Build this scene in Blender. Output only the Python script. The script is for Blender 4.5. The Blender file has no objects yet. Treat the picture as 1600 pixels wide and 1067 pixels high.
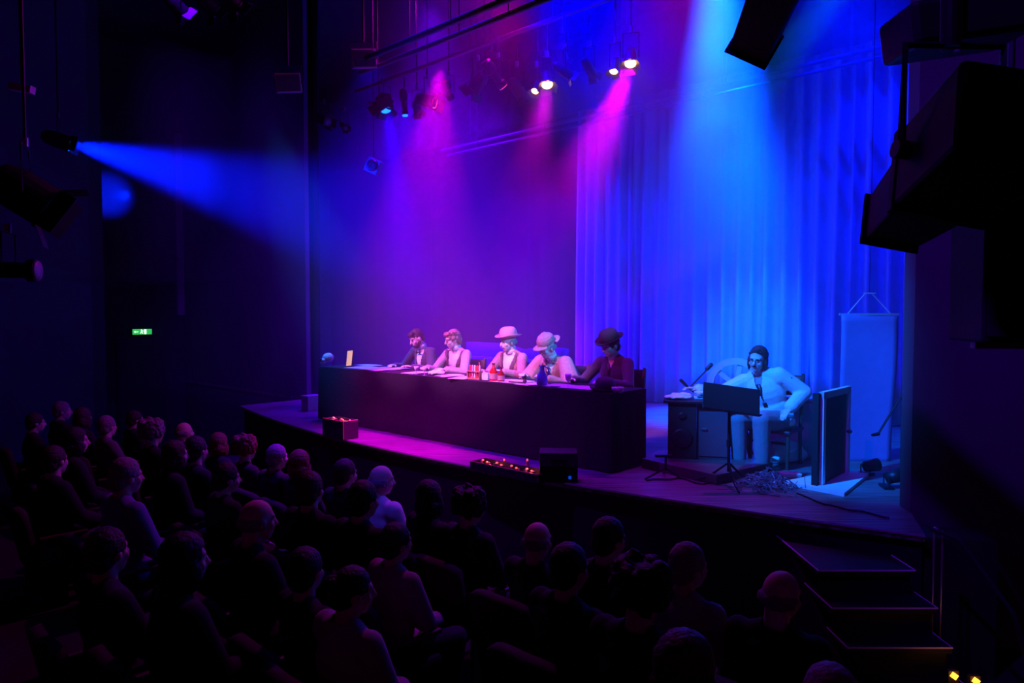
import bpy, bmesh, math, random
from mathutils import Vector as V, Matrix, noise
random.seed(7)
R = math.radians
scn = bpy.context.scene
C = scn.collection
# ------------------------------------------------------------------ camera
F = 1100.0
PITCH = math.atan(43.5 / F)
CAMZ = 2.5
cd = bpy.data.cameras.new('camera'); cam = bpy.data.objects.new('camera', cd); C.objects.link(cam)
cam.location = (0, 0, CAMZ); cam.rotation_euler = (math.pi / 2 - PITCH, 0, 0)
cd.sensor_width = 36; cd.lens = 36 * F / 1600; cd.clip_start = .05; cd.clip_end = 100
scn.camera = cam
scn.view_settings.view_transform = 'Standard'; scn.view_settings.look = 'None'
scn.view_settings.gamma = 1; scn.view_settings.use_curve_mapping = False
scn.view_settings.exposure = 0
try:
    scn.cycles.max_bounces = 5; scn.cycles.diffuse_bounces = 2; scn.cycles.glossy_bounces = 2
    scn.cycles.volume_bounces = 0; scn.cycles.transparent_max_bounces = 8
    scn.cycles.use_denoising = True
    scn.cycles.volume_step_rate = .5
    scn.cycles.sample_clamp_indirect = 4
except Exception:
    pass
w = bpy.data.worlds.new('world'); scn.world = w; w.use_nodes = True
w.node_tree.nodes['Background'].inputs[0].default_value = (.014, .0006, .008, 1)
w.node_tree.nodes['Background'].inputs[1].default_value = 1.0

SZ = 1.0                       # stage height
PHI = math.atan2(3.4, 3.66)
AX = V((-math.cos(PHI), math.sin(PHI), 0))     # along the stage, towards its far end
BX = V((math.sin(PHI), math.cos(PHI), 0))      # upstage
def W(a, b, z=0): return AX * a + BX * b + V((0, 0, z))
def ray(px, py):
    x, z = (px - 800) / F, -(py - 533.5) / F
    c, s = math.cos(PITCH), math.sin(PITCH)
    return V((x, c + z * s, -s + z * c))
def onz(px, py, z):
    d = ray(px, py); return V((0, 0, CAMZ)) + d * ((z - CAMZ) / d.z)
def aty(px, py, Y):
    d = ray(px, py); return V((0, 0, CAMZ)) + d * (Y / d.y)
FACE_HOUSE = -PHI              # local -y looks at the audience
FACE_STAGE = math.pi - PHI

# ------------------------------------------------------------------ stage lighting (lamps hung in the rig, plus added fill lamps)
def spot(pos, aim, power, col, ang, blend=.5, r=.06, name='spot_lamp', vol=1.0):
    l = bpy.data.lights.new(name, 'SPOT'); l.energy = power; l.color = col
    l.spot_size = R(ang); l.spot_blend = blend; l.shadow_soft_size = r
    o = bpy.data.objects.new(name, l); C.objects.link(o); o.location = pos
    o.rotation_euler = (V(aim) - V(pos)).to_track_quat('-Z', 'Y').to_euler()
    return o
BLUE = (.0, .028, 1.0); DEEP = (.015, .0, 1.0); MAG = (.75, .0, .85); PUR = (.2, .0, 1.0); PINK = (1.0, .2, .8); SKY = (.0, .085, 1.0)
spot(W(4.45, 8.7, 8.1), W(4.5, 9.5, 1), 95000, (.0, .05, 1.0), 27, .9, .12)            # big blue wash down the curtain
spot(W(2.8, 8.4, 8.1), W(2.6, 10.2, 2), 6000, (.0, .004, 1.0), 50, 1, .12)
spot(W(3.6, 1.6, 6.6), W(2.4, 6.8, 1.8), 7500, (.0, .14, 1.0), 24, .8, .08)                        # blue on the sound-effects artist
spot(W(5.0, 5.0, 7.6), W(5.2, 10.2, 2.6), 7500, (.0, .0, 1.0), 46, 1, .1)               # deep blue over drape
mag_pos = aty(985, 103, 7.96)
spot(mag_pos, W(9.3, 9.4, 1.2), 7500, MAG, 36, 1, .09)
spot(aty(855, 131, 8.5), W(10.0, 9.9, 1.0), 2000, MAG, 34, 1, .09)
spot(aty(606, 172, 9.3), W(8.9, 7.4, 1.3), 8000, DEEP, 24, .9, .07)
left_lamp = aty(109, 225, 10.0)
spot(left_lamp + V((.05, .02, 0)), left_lamp + V((.85, .38, -.19)), 20000, (.0, .006, 1.0), 34, .8, .08)
spot(W(13.6, 4.6, 4.6), aty(172, 305, 14.6), 3500, (.0, .01, 1.0), 22, .9, .05)
for a_, e_, c_ in ((7.75, 900, (1.0, .15, 1.0)), (6.95, 4300, PINK), (6.0, 4200, PINK), (5.35, 3300, PINK)):   # one front lamp per reader
    spot(W(a_ + .2, 0.5, 6.9), W(a_, 5.98, 2.0), e_, c_, 13, .55, .05)
spot(W(4.6, .5, 6.9), W(4.5, 6.2, 2.1), 900, (1.0, .03, .6), 9, .5, .06)
spot(W(2.4, 2.2, 7.0), W(4.5, 3.35, 1.0), 420, (.06, .03, 1.0), 6, .6, .05)  # added blue lamp, no source seen; brightens the man in the white shirt
spot(W(1.35, 4.75, 3.6), W(6.6, 4.98, 1.0), 2200, (1.0, .0, .8), 13, .5, .04)            # added low magenta lamp without a fixture, brightens the stage edge
spot(W(9.6, 3.6, 7.0), W(8.4, 6.0, 2.0), 4000, (.0, .16, 1.0), 20, .7, .06)
spot(W(1.3, 4.9, 4.9), W(5.6, 6.3, 2.1), 1500, (.0, .3, 1.0), 20, .6, .06)             # cool side light from the right
spot(W(6.9, 6.1, 5.7), W(6.4, 5.0, 1.0), 2400, (1.0, .0, .8), 40, .8, .05)             # magenta down-light on the stage edge
spot(W(6.0, 5.6, 8.1), W(6.2, 5.2, 1.0), 2500, (0, .0, 1.0), 45, .8, .05)
spot(W(4.0, 7.4, 8.1), W(3.5, 5.0, 1.0), 2000, (.4, .0, 1.0), 30, .9, .06)
spot(W(9.6, 8.2, 7.9), W(9.8, 9.4, 1.0), 8000, (.12, 0, 1), 80, 1, .2)
spot(W(12.5, 9.0, 7.9), W(11.5, 9.5, 1.0), 3000, DEEP, 95, 1, .2)
spot(W(6.2, 2.4, 7.6), W(5.6, 6.0, 1.2), 1500, (.22, .0, 1.0), 50, 1, .1)                 # faint violet front wash
spot(W(6.2, 6.6, 6.8), W(6.2, 2.0, 1.0), 420, (.8, .0, .6), 100, 1, .1)                 # added lamp imitating stage spill over the front rows
spot(V((-1.5, 1.0, 7.4)), V((4.4, 4.8, 2.4)), 1300, (.13, .0, 1.0), 44, 1, .1)            # added house-side lamp standing in for spill on the right wall
spot(W(8.0, 3.0, 7.4), W(12.3, 6.6, 2.6), 1400, (.12, .0, 1.0), 46, 1, .1)              # added lamp giving the left walls a spill-like glow

# ------------------------------------------------------------------ materials
MATS = {}
def mat(name, col, rough=.6, metal=0, emit=None, es=1, var=.15, scale=12, bump=0, spec=.5, trans=0, sheen=0):
    if name in MATS: return MATS[name]
    m = bpy.data.materials.new(name); m.use_nodes = True; nt = m.node_tree; p = nt.nodes['Principled BSDF']
    tc = nt.nodes.new('ShaderNodeTexCoord'); nz = nt.nodes.new('ShaderNodeTexNoise')
    nz.inputs['Scale'].default_value = scale; nz.inputs['Detail'].default_value = 4
    nt.links.new(tc.outputs['Object'], nz.inputs['Vector'])
    mx = nt.nodes.new('ShaderNodeMix'); mx.data_type = 'RGBA'
    mx.inputs[6].default_value = (*[c * (1 - var) for c in col], 1); mx.inputs[7].default_value = (*[min(1, c * (1 + var)) for c in col], 1)
    nt.links.new(nz.outputs['Fac'], mx.inputs[0]); nt.links.new(mx.outputs[2], p.inputs['Base Color'])
    p.inputs['Roughness'].default_value = rough; p.inputs['Metallic'].default_value = metal
    p.inputs['Specular IOR Level'].default_value = spec
    if sheen: p.inputs['Sheen Weight'].default_value = sheen
    if trans: p.inputs['Transmission Weight'].default_value = trans
    if bump:
        b = nt.nodes.new('ShaderNodeBump'); b.inputs['Strength'].default_value = bump; b.inputs['Distance'].default_value = .02
        nt.links.new(nz.outputs['Fac'], b.inputs['Height']); nt.links.new(b.outputs[0], p.inputs['Normal'])
    if emit:
        p.inputs['Emission Color'].default_value = (*emit, 1); p.inputs['Emission Strength'].default_value = es
    MATS[name] = m; return m

def plank_mat():
    m = bpy.data.materials.new('stage_boards'); m.use_nodes = True; nt = m.node_tree; p = nt.nodes['Principled BSDF']
    L = nt.links.new; N = nt.nodes.new
    tc = N('ShaderNodeTexCoord'); mp = N('ShaderNodeMapping'); mp.inputs['Rotation'].default_value = (0, 0, PHI)
    mp.inputs['Scale'].default_value = (.6, 14, 1)
    L(tc.outputs['Object'], mp.inputs['Vector'])
    nz = N('ShaderNodeTexNoise'); nz.inputs['Scale'].default_value = 3; nz.inputs['Detail'].default_value = 8
    L(mp.outputs[0], nz.inputs['Vector'])
    n2 = N('ShaderNodeTexNoise'); n2.inputs['Scale'].default_value = 2.2; n2.inputs['Detail'].default_value = 6
    L(tc.outputs['Object'], n2.inputs['Vector'])
    cr = N('ShaderNodeValToRGB'); cr.color_ramp.elements[0].position = .35; cr.color_ramp.elements[0].color = (.05, .045, .045, 1)
    cr.color_ramp.elements[1].position = .7; cr.color_ramp.elements[1].color = (.34, .28, .27, 1)
    L(nz.outputs['Fac'], cr.inputs[0]); L(cr.outputs[0], p.inputs['Base Color'])
    r2 = N('ShaderNodeMapRange'); r2.inputs[3].default_value = .25; r2.inputs[4].default_value = .6
    L(n2.outputs['Fac'], r2.inputs[0]); L(r2.outputs[0], p.inputs['Roughness'])
    b = N('ShaderNodeBump'); b.inputs['Strength'].default_value = .2; L(nz.outputs['Fac'], b.inputs['Height']); L(b.outputs[0], p.inputs['Normal'])
    return m
BLACK = mat('matt_black_paint', (.012, .012, .013), .7)
BLKMET = mat('black_powdercoated_metal', (.02, .02, .022), .45, .3)
STEEL = mat('dull_steel', (.3, .3, .32), .35, .9)
WALLM = mat('dark_wall_paint', (.045, .04, .05), .8, bump=.2, scale=3)
WALL2 = mat('grey_wall_paint', (.09, .08, .1), .8, bump=.2, scale=3)
CARPET = mat('dark_carpet', (.02, .015, .017), .95, bump=.4, scale=60)
BLACKCLOTH = mat('black_cloth', (.02, .016, .026), .85, bump=.25, scale=25, spec=.15)
DRAPE = mat('black_stage_drape', (.018, .016, .02), .9, bump=.2, scale=9, spec=.2)
CURT = mat('pale_blue_grey_velvet', (.42, .45, .5), .75, bump=.15, scale=8, spec=.2)
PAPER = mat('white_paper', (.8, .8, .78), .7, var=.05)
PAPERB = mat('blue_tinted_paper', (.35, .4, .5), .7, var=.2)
WOODD = mat('dark_stained_wood', (.09, .05, .035), .45, scale=20)
WOODL = mat('pale_plywood', (.5, .42, .33), .55, scale=14)
GREYPAINT = mat('grey_painted_wood', (.42, .42, .45), .55)
GLASS = mat('clear_glass', (.95, .95, .95), .05, trans=1, var=.02)
WHITE = mat('white_plastic', (.75, .75, .75), .4, var=.04)
BONE = mat('aged_bone', (.72, .68, .6), .6, scale=40, bump=.2)
GOLD = mat('gilded_frame', (.75, .5, .12), .4, .2, scale=60, bump=.3)
RED = mat('red_liquid_glass', (.75, .03, .02), .15, scale=30)
SEATM = mat('seat_upholstery', (.03, .012, .016), .85, bump=.3, scale=50)

# ------------------------------------------------------------------ mesh helpers
class MB:
    def __init__(s): s.v = []; s.f = []
    def add(s, vs, fs):
        n = len(s.v); s.v += [V(v) for v in vs]; s.f += [tuple(i + n for i in f) for f in fs]; return s
    def box(s, c, size, rot=None, taper=1.0):
        x, y, z = [d / 2 for d in size]; M = rot or Matrix.Identity(3); c = V(c)
        vs = [c + M @ V((sx * x * (taper if sz > 0 else 1), sy * y * (taper if sz > 0 else 1), sz * z)) for sz in (-1, 1) for sx, sy in ((-1, -1), (1, -1), (1, 1), (-1, 1))]
        return s.add(vs, [(3, 2, 1, 0), (4, 5, 6, 7), (0, 1, 5, 4), (1, 2, 6, 5), (2, 3, 7, 6), (3, 0, 4, 7)])
    def lathe(s, prof, seg=20, M=None, c=(0, 0, 0), closed=True):
        M = M or Matrix.Identity(3); c = V(c); vs = []; fs = []
        for r, z in prof:
            for k in range(seg):
                t = 2 * math.pi * k / seg; vs.append(c + M @ V((r * math.cos(t), r * math.sin(t), z)))
        for i in range(len(prof) - 1):
            for k in range(seg):
                j = (k + 1) % seg; fs.append((i * seg + k, i * seg + j, (i + 1) * seg + j, (i + 1) * seg + k))
        if closed:
            fs.append(tuple(range(seg))[::-1]); fs.append(tuple((len(prof) - 1) * seg + k for k in range(seg)))
        return s.add(vs, fs)
    def cone(s, p0, p1, r0, r1=None, seg=14):
        p0, p1 = V(p0), V(p1); d = p1 - p0
        M = d.to_track_quat('Z', 'Y').to_matrix() if d.length > 1e-6 else Matrix.Identity(3)
        return s.lathe([(r0, 0), (r0 if r1 is None else r1, d.length)], seg, M, p0)
    def tube(s, pts, r, seg=8):
        pts = [V(p) for p in pts]; n = len(pts); vs = []; fs = []
        for i, p in enumerate(pts):
            d = (pts[min(i + 1, n - 1)] - pts[max(i - 1, 0)]).normalized()
            up = V((0, 0, 1)) if abs(d.z) < .9 else V((1, 0, 0))
            x = d.cross(up).normalized(); y = x.cross(d)
            for k in range(seg):
                t = 2 * math.pi * k / seg; vs.append(p + (x * math.cos(t) + y * math.sin(t)) * r)
        for i in range(n - 1):
            for k in range(seg):
                j = (k + 1) % seg; fs.append((i * seg + k, (i + 1) * seg + k, (i + 1) * seg + j, i * seg + j))
        fs.append(tuple(range(seg))); fs.append(tuple((n - 1) * seg + k for k in range(seg))[::-1])
        return s.add(vs, fs)
    def ell(s, c, r, M=None, seg=16, rings=9):
        c = V(c); M = M or Matrix.Identity(3)
        if not hasattr(r, '__len__'): r = (r, r, r)
        vs = [c + M @ V((0, 0, -r[2]))]; fs = []
        for i in range(1, rings):
            a = -math.pi / 2 + math.pi * i / rings
            for k in range(seg):
                t = 2 * math.pi * k / seg
                vs.append(c + M @ V((r[0] * math.cos(a) * math.cos(t), r[1] * math.cos(a) * math.sin(t), r[2] * math.sin(a))))
        vs.append(c + M @ V((0, 0, r[2])))
        for k in range(seg):
            j = (k + 1) % seg; fs.append((0, 1 + j, 1 + k)); T = len(vs) - 1; b = 1 + (rings - 2) * seg; fs.append((T, b + k, b + j))
            for i in range(rings - 2):
                q = 1 + i * seg; fs.append((q + k, q + j, q + seg + j, q + seg + k))
        return s.add(vs, fs)
    def cap(s, p0, p1, r0, r1):          # tapered limb with round ends
        p0, p1 = V(p0), V(p1); d = p1 - p0; L = d.length
        M = d.to_track_quat('Z', 'Y').to_matrix() if L > 1e-6 else Matrix.Identity(3)
        prof = [(r0 * math.cos(a), r0 * math.sin(a)) for a in [-math.pi / 2 * .98, -1.1, -.7, -.3, 0]]
        prof += [(r1 * math.cos(a), L + r1 * math.sin(a)) for a in [0, .3, .7, 1.1, math.pi / 2 * .98]]
        return s.lathe(prof, 12, M, p0)
    def sheet(s, fn, nu, nv, th=0):
        vs = [fn(i / nu, j / nv) for j in range(nv + 1) for i in range(nu + 1)]
        fs = [(j * (nu + 1) + i, j * (nu + 1) + i + 1, (j + 1) * (nu + 1) + i + 1, (j + 1) * (nu + 1) + i) for j in range(nv) for i in range(nu)]
        return s.add(vs, fs)
    def mesh(s, name, m=None, smooth=False):
        me = bpy.data.meshes.new(name); me.from_pydata([tuple(v) for v in s.v], [], s.f)
        if m: me.materials.append(m)
        if smooth: me.polygons.foreach_set('use_smooth', [True] * len(me.polygons))
        me.update(); return me
    def build(s, name, m, parent=None, smooth=False, bevel=0, solid=0, **kw):
        o = bpy.data.objects.new(name, s.mesh(name, m, smooth)); C.objects.link(o); o.parent = parent
        if solid:
            q = o.modifiers.new('solid', 'SOLIDIFY'); q.thickness = solid; q.offset = 0
        if bevel:
            q = o.modifiers.new('bevel', 'BEVEL'); q.width = bevel; q.segments = 2; q.limit_method = 'ANGLE'
        tag(o, **kw); return o
def tag(o, label=None, cat=None, group=None, kind=None, loc=None, rz=None):
    if label: o['label'] = label
    if cat: o['category'] = cat
    if group: o['group'] = group
    if kind: o['kind'] = kind
    if loc is not None: o.location = loc
    if rz is not None: o.rotation_euler = (0, 0, rz)
    return o
def thing(name, label, cat, loc, rz=0, group=None):
    o = bpy.data.objects.new(name, None); C.objects.link(o); o.empty_display_size = .1
    return tag(o, label, cat, group, None, loc, rz)
def remesh(mb, voxel, name, m, smooth=2):
    me = mb.mesh('tmp'); o = bpy.data.objects.new('tmp', me); C.objects.link(o)
    q = o.modifiers.new('r', 'REMESH'); q.mode = 'VOXEL'; q.voxel_size = voxel
    if smooth:
        q = o.modifiers.new('s', 'SMOOTH'); q.iterations = smooth; q.factor = .5
    dg = bpy.context.evaluated_depsgraph_get(); dg.update()
    out = bpy.data.meshes.new_from_object(o.evaluated_get(dg)); out.name = name
    C.objects.unlink(o); bpy.data.objects.remove(o); bpy.data.meshes.remove(me)
    out.materials.clear(); out.materials.append(m)
    out.polygons.foreach_set('use_smooth', [True] * len(out.polygons)); return out
def extract(me, pred, off, name, m):
    """cloth piece lying on a body mesh: its faces where pred(point, normal) holds, lifted by off"""
    bm = bmesh.new(); bm.from_mesh(me)
    bmesh.ops.delete(bm, geom=[f for f in bm.faces if not pred(f.calc_center_median(), f.normal)], context='FACES')
    nn = {v: v.normal.copy() for v in bm.verts}
    for v in bm.verts: v.co += nn[v] * off
    out = bpy.data.meshes.new(name); bm.to_mesh(out); bm.free(); out.materials.append(m)
    return out
def cut(me, pred):
    bm = bmesh.new(); bm.from_mesh(me)
    bmesh.ops.delete(bm, geom=[f for f in bm.faces if pred(f.calc_center_median(), f.normal)], context='FACES')
    bm.to_mesh(me); bm.free(); return me
def link(name, me, parent=None, **kw):
    o = bpy.data.objects.new(name, me); C.objects.link(o); o.parent = parent; return tag(o, **kw)
def rotm(x=0, y=0, z=0): return (Matrix.Rotation(R(z), 3, 'Z') @ Matrix.Rotation(R(y), 3, 'Y') @ Matrix.Rotation(R(x), 3, 'X'))

# ------------------------------------------------------------------ haze filling the hall
def haze(name, a0, a1, b0, b1, z0, z1, dens, cloud, label):
    c = W((a0 + a1) / 2, (b0 + b1) / 2, (z0 + z1) / 2)
    o = MB().box((0, 0, 0), (a1 - a0, b1 - b0, z1 - z0)).build(name, None, label=label, cat='haze', kind='stuff', loc=c, rz=FACE_HOUSE)
    m = bpy.data.materials.new(name); m.use_nodes = True; nt = m.node_tree; nt.nodes.clear(); N = nt.nodes.new; L = nt.links.new
    out = N('ShaderNodeOutputMaterial'); vs = N('ShaderNodeVolumeScatter'); vs.inputs['Anisotropy'].default_value = .15
    if cloud:
        g = N('ShaderNodeNewGeometry'); sx = N('ShaderNodeSeparateXYZ'); L(g.outputs['Position'], sx.inputs[0])
        nz = N('ShaderNodeTexNoise'); nz.inputs['Scale'].default_value = .55; nz.inputs['Detail'].default_value = 3; nz.inputs['Distortion'].default_value = .4
        L(g.outputs['Position'], nz.inputs['Vector'])
        ds = N('ShaderNodeVectorMath'); ds.operation = 'DISTANCE'; ds.inputs[1].default_value = W(4.2, 8.5, 5.7); L(g.outputs['Position'], ds.inputs[0])
        h = N('ShaderNodeMapRange'); h.interpolation_type = 'SMOOTHSTEP'; h.inputs[1].default_value = cloud[0]; h.inputs[2].default_value = cloud[1]; L(ds.outputs['Value'], h.inputs[0])
        top = N('ShaderNodeMapRange'); top.interpolation_type = 'SMOOTHSTEP'; top.inputs[1].default_value = 7.0; top.inputs[2].default_value = 5.4; top.inputs[3].default_value = .15 * dens; top.inputs[4].default_value = dens; L(sx.outputs['Z'], top.inputs[0])
        q = N('ShaderNodeMapRange'); q.interpolation_type = 'SMOOTHSTEP'; q.inputs[1].default_value = .38; q.inputs[2].default_value = .65; L(nz.outputs['Fac'], q.inputs[0])
        q.inputs[3].default_value = .25
        mu = N('ShaderNodeMath'); mu.operation = 'MULTIPLY'; L(h.outputs[0], mu.inputs[0]); L(q.outputs[0], mu.inputs[1])
        ma = N('ShaderNodeMath'); ma.operation = 'MULTIPLY_ADD'; L(mu.outputs[0], ma.inputs[0]); ma.inputs[1].default_value = cloud[2]; L(top.outputs[0], ma.inputs[2])
        L(ma.outputs[0], vs.inputs['Density'])
    else: vs.inputs['Density'].default_value = dens
    L(vs.outputs[0], out.inputs['Volume']); o.data.materials.append(m); return o
haze('stage_haze', -1.4, 16.8, 4.9, 12.3, SZ + .01, 8.2, .034, (3.3, 1.2, .34), 'thin haze drifting over the whole stage, thicker towards the rig')
haze('hall_haze', 10.0, 16.2, 1.5, 4.85, 3.0, 6.2, .05, None, 'thin haze in the blue beam over the left side of the hall')

# ------------------------------------------------------------------ the room
def structure(name, mb, m, **kw): return mb.build(name, m, kind='structure', **kw)
def wall(name, p, q, z0, z1, th, m, side=1):
    p, q = V((p[0], p[1], 0)), V((q[0], q[1], 0)); d = (q - p); n = V((-d.y, d.x, 0)).normalized() * th * side
    vs = [p, q, q + n, p + n]
    mb = MB().add([v + V((0, 0, z)) for z in (z0, z1) for v in vs], [(0, 1, 2, 3), (4, 5, 6, 7), (0, 1, 5, 4), (1, 2, 6, 5), (2, 3, 7, 6), (3, 0, 4, 7)])
    return structure(name, mb, m)
structure('floor', MB().box((0, 8, -.05), (34, 30, .1)), CARPET)
structure('ceiling', MB().box((0, 8, 8.3), (34, 30, .1)), WALLM)
AMID = 6.1
def apron(a): return 4.74 + .0258 * (a - AMID) ** 2
# stage: curved front edge
A0, A1 = 1.16, 11.05
top = [W(A0 + (A1 - A0) * i / 40, apron(A0 + (A1 - A0) * i / 40)) for i in range(41)]
SRC = V((3.02, 5.28, 0))
outl = top + [W(11.05, 6.6), W(17, 6.6), W(17, 12.6), W(-1.5, 12.6), W(-.6, 9.0), SRC]
n = len(outl)
mb = MB()
mb.add([v + V((0, 0, z)) for z in (SZ - .05, SZ) for v in outl], [tuple(range(n))[::-1], tuple(range(n, 2 * n))] + [(i, (i + 1) % n, n + (i + 1) % n, n + i) for i in range(n)])
structure('floor_stage', mb, plank_mat())
mb = MB(); inn = [v + (V((0, 0, 0)) - V((0, 0, 0))) for v in top]
for z0, z1 in ((0, SZ - .05),):
    inn = [W(A0 + .03 + (A1 - A0 - .06) * i / 40, apron(A0 + (A1 - A0) * i / 40) + .05, 0) for i in range(41)]
    vs2 = [v + V((0, 0, z)) for z in (z0, z1) for v in inn]
    mb.add(vs2, [(i, i + 1, 42 + i, 41 + i) for i in range(40)])
structure('trim_1', mb, BLACK)                                    # dark fascia under the stage edge
nose = MB().tube([v + V((0, 0, SZ - .012)) for v in top], .014, 6)
structure('trim_2', nose, mat('worn_stage_nosing', (.16, .14, .15), .4))
# walls
wall('wall_left', W(11.1, 6.62), W(16.3, 6.62), 0, 8.3, .08, WALL2, -1)
wall('wall_house_left', W(16.3, 6.8), W(16.3, 4.1), 0, 8.3, .2, WALLM, -1)
wall('wall_near_left', W(14.0, 4.1), W(14.0, -4), 0, 8.3, .2, WALL2, -1)
wall('wall_return_left', W(14.0, 4.1), W(16.5, 4.1), 0, 8.3, .2, WALLM, -1)
wall('wall_back', W(18, 12.4), W(-3, 12.4), 0, 8.3, .2, WALLM, -1)
wall('wall_side_stage', W(16.9, 6.8), W(16.9, 12.6), 0, 8.3, .2, WALLM, 1)
wall('wall_right', (3.0, 5.25), (7.5, 4.6), 0, 8.3, .2, WALL2, 1)
wall('wall_stage_right', (3.12, 5.3), (6.6, 10.9), SZ, 8.3, .12, WALLM, -1)
wall('wall_under_stage', (2.86, 4.82), (3.3, 4.72), 0, SZ - .05, .3, BLACK, 1)
# pilaster strip and cross ledge on the far left wall, blind panel beside it
def on_left(px, py, b=6.6):
    d = ray(px, py); t = b / d.dot(BX); return V((0, 0, CAMZ)) + d * t
p0 = on_left(250, 220, 6.55); p1 = on_left(284, 492, 6.55)
mid = (p0 + p1) / 2
structure('trim_3', MB().box(((p0.x + p1.x) / 2, (p0.y + p1.y) / 2, (p0.z + p1.z) / 2), ((p0 - p1).xy.length, .16, abs(p0.z - p1.z)), rotm(z=-math.degrees(PHI))), mat('pale_grey_duct', (.35, .3, .36), .7))
q0 = on_left(206, 404, 6.45); q1 = on_left(276, 404, 6.45)
structure('trim_4', MB().tube([q0, q1], .04, 6), BLACK)
e0 = on_left(206, 290, 6.5); e1 = on_left(250, 498, 6.5)
structure('trim_5', MB().box(((e0.x + e1.x) / 2, (e0.y + e1.y) / 2, (e0.z + e1.z) / 2), ((e0 - e1).xy.length, .06, abs(e0.z - e1.z)), rotm(z=-math.degrees(PHI))), BLACK)
# exit door with its lit sign, on the far left house wall
dc = W(16.26, 5.7)
structure('door_1', MB().box((dc.x, dc.y, 1.0), (1.0, .06, 2.0), rotm(z=90 - math.degrees(PHI))), mat('dark_door_paint', (.03, .025, .035), .6))
sg = thing('exit_sign', 'green lit exit sign with white running figure, above the door at left', 'sign', W(16.16, 5.68, 2.05), FACE_HOUSE + math.pi / 2)
SGM = mat('green_sign_face', (.02, .5, .1), .5, emit=(.05, 1.0, .18), es=.55, var=0)
SGW = mat('white_sign_symbol', (.9, .9, .9), .5, emit=(.8, 1, .8), es=1.5, var=0)
MB().box((0, 0, .06), (.42, .05, .14)).build('housing', BLACK, sg)
MB().box((0, -.027, .06), (.39, .006, .115)).build('sign_face', SGM, sg)
sy = MB()
sy.ell((-.02, -.034, .1), (.012, .004, .012)); sy.box((-.02, -.034, .07), (.02, .004, .04), rotm(y=15)); sy.box((-.035, -.034, .04), (.014, .004, .045), rotm(y=40)); sy.box((0, -.034, .04), (.014, .004, .045), rotm(y=-35)); sy.box((.01, -.034, .08), (.04, .004, .01), rotm(y=20))
sy.box((.07, -.034, .06), (.05, .004, .1))
sy.box((-.14, -.034, .06), (.09, .004, .014)); sy.add([(-.2, -.034, .06), (-.165, -.034, .085), (-.165, -.034, .035)], [(0, 1, 2)])
for v in sy.v: v.x *= .85
sy.build('running_figure_symbol', SGW, sg)

# ------------------------------------------------------------------ drapes
def drape(name, a0, a1, b, z0, z1, amp, pitch, m, label, cat, seed=1, group=None, pw=1.4):
    rnd = random.Random(seed); L = abs(a1 - a0); ph = [0]; x = 0; knots = [0]
    while x < L: x += pitch * rnd.uniform(.6, 1.6); knots.append(x)
    amps = [rnd.uniform(.45, 1.25) for _ in knots]
    n = int(L / .025); cols = []
    for i in range(n + 1):
        x = L * i / n; k = max(j for j in range(len(knots)) if knots[j] <= x); k = min(k, len(knots) - 2)
        t = (x - knots[k]) / (knots[k + 1] - knots[k]); cols.append((x, -math.sin(math.pi * t) ** pw * amps[k], k))
    def fn(u, v):
        x, d, k = cols[min(n, int(round(u * n)))]
        sw = .03 * math.sin(v * 2 + k) * (1 - v)
        return W(a0 + (a1 - a0) * (x / L) + sw, b + amp * d * (1.15 - .5 * v) , z0 + (z1 - z0) * v)
    mb = MB().sheet(fn, n, 10)
    return mb.build(name, m, smooth=True, solid=.012, label=label, cat=cat, group=group)
drape('stage_curtain', 7.9, 1.7, 10.3, SZ + .02, 7.0, .15, .2, CURT, 'tall pale curtain lit bright blue, hanging in folds behind the sound effects artist', 'curtain', 3, pw=3)
drape('backdrop_drape', 16.8, 7.6, 10.8, SZ + .02, 6.3, .06, .5, DRAPE, 'wide black backdrop drape in purple haze behind the long table', 'curtain', 5)
drape('border_drape', 16.8, 1.2, 9.9, 6.0, 7.3, .08, .5, DRAPE, 'long black border drape hanging across the top of the stage above the curtain', 'curtain', 8)
drape('proscenium_leg', 11.6, 11.12, 6.95, SZ + .02, 8.2, .08, .25, DRAPE, 'narrow black side drape at the far left edge of the stage opening', 'curtain', 9)

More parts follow.
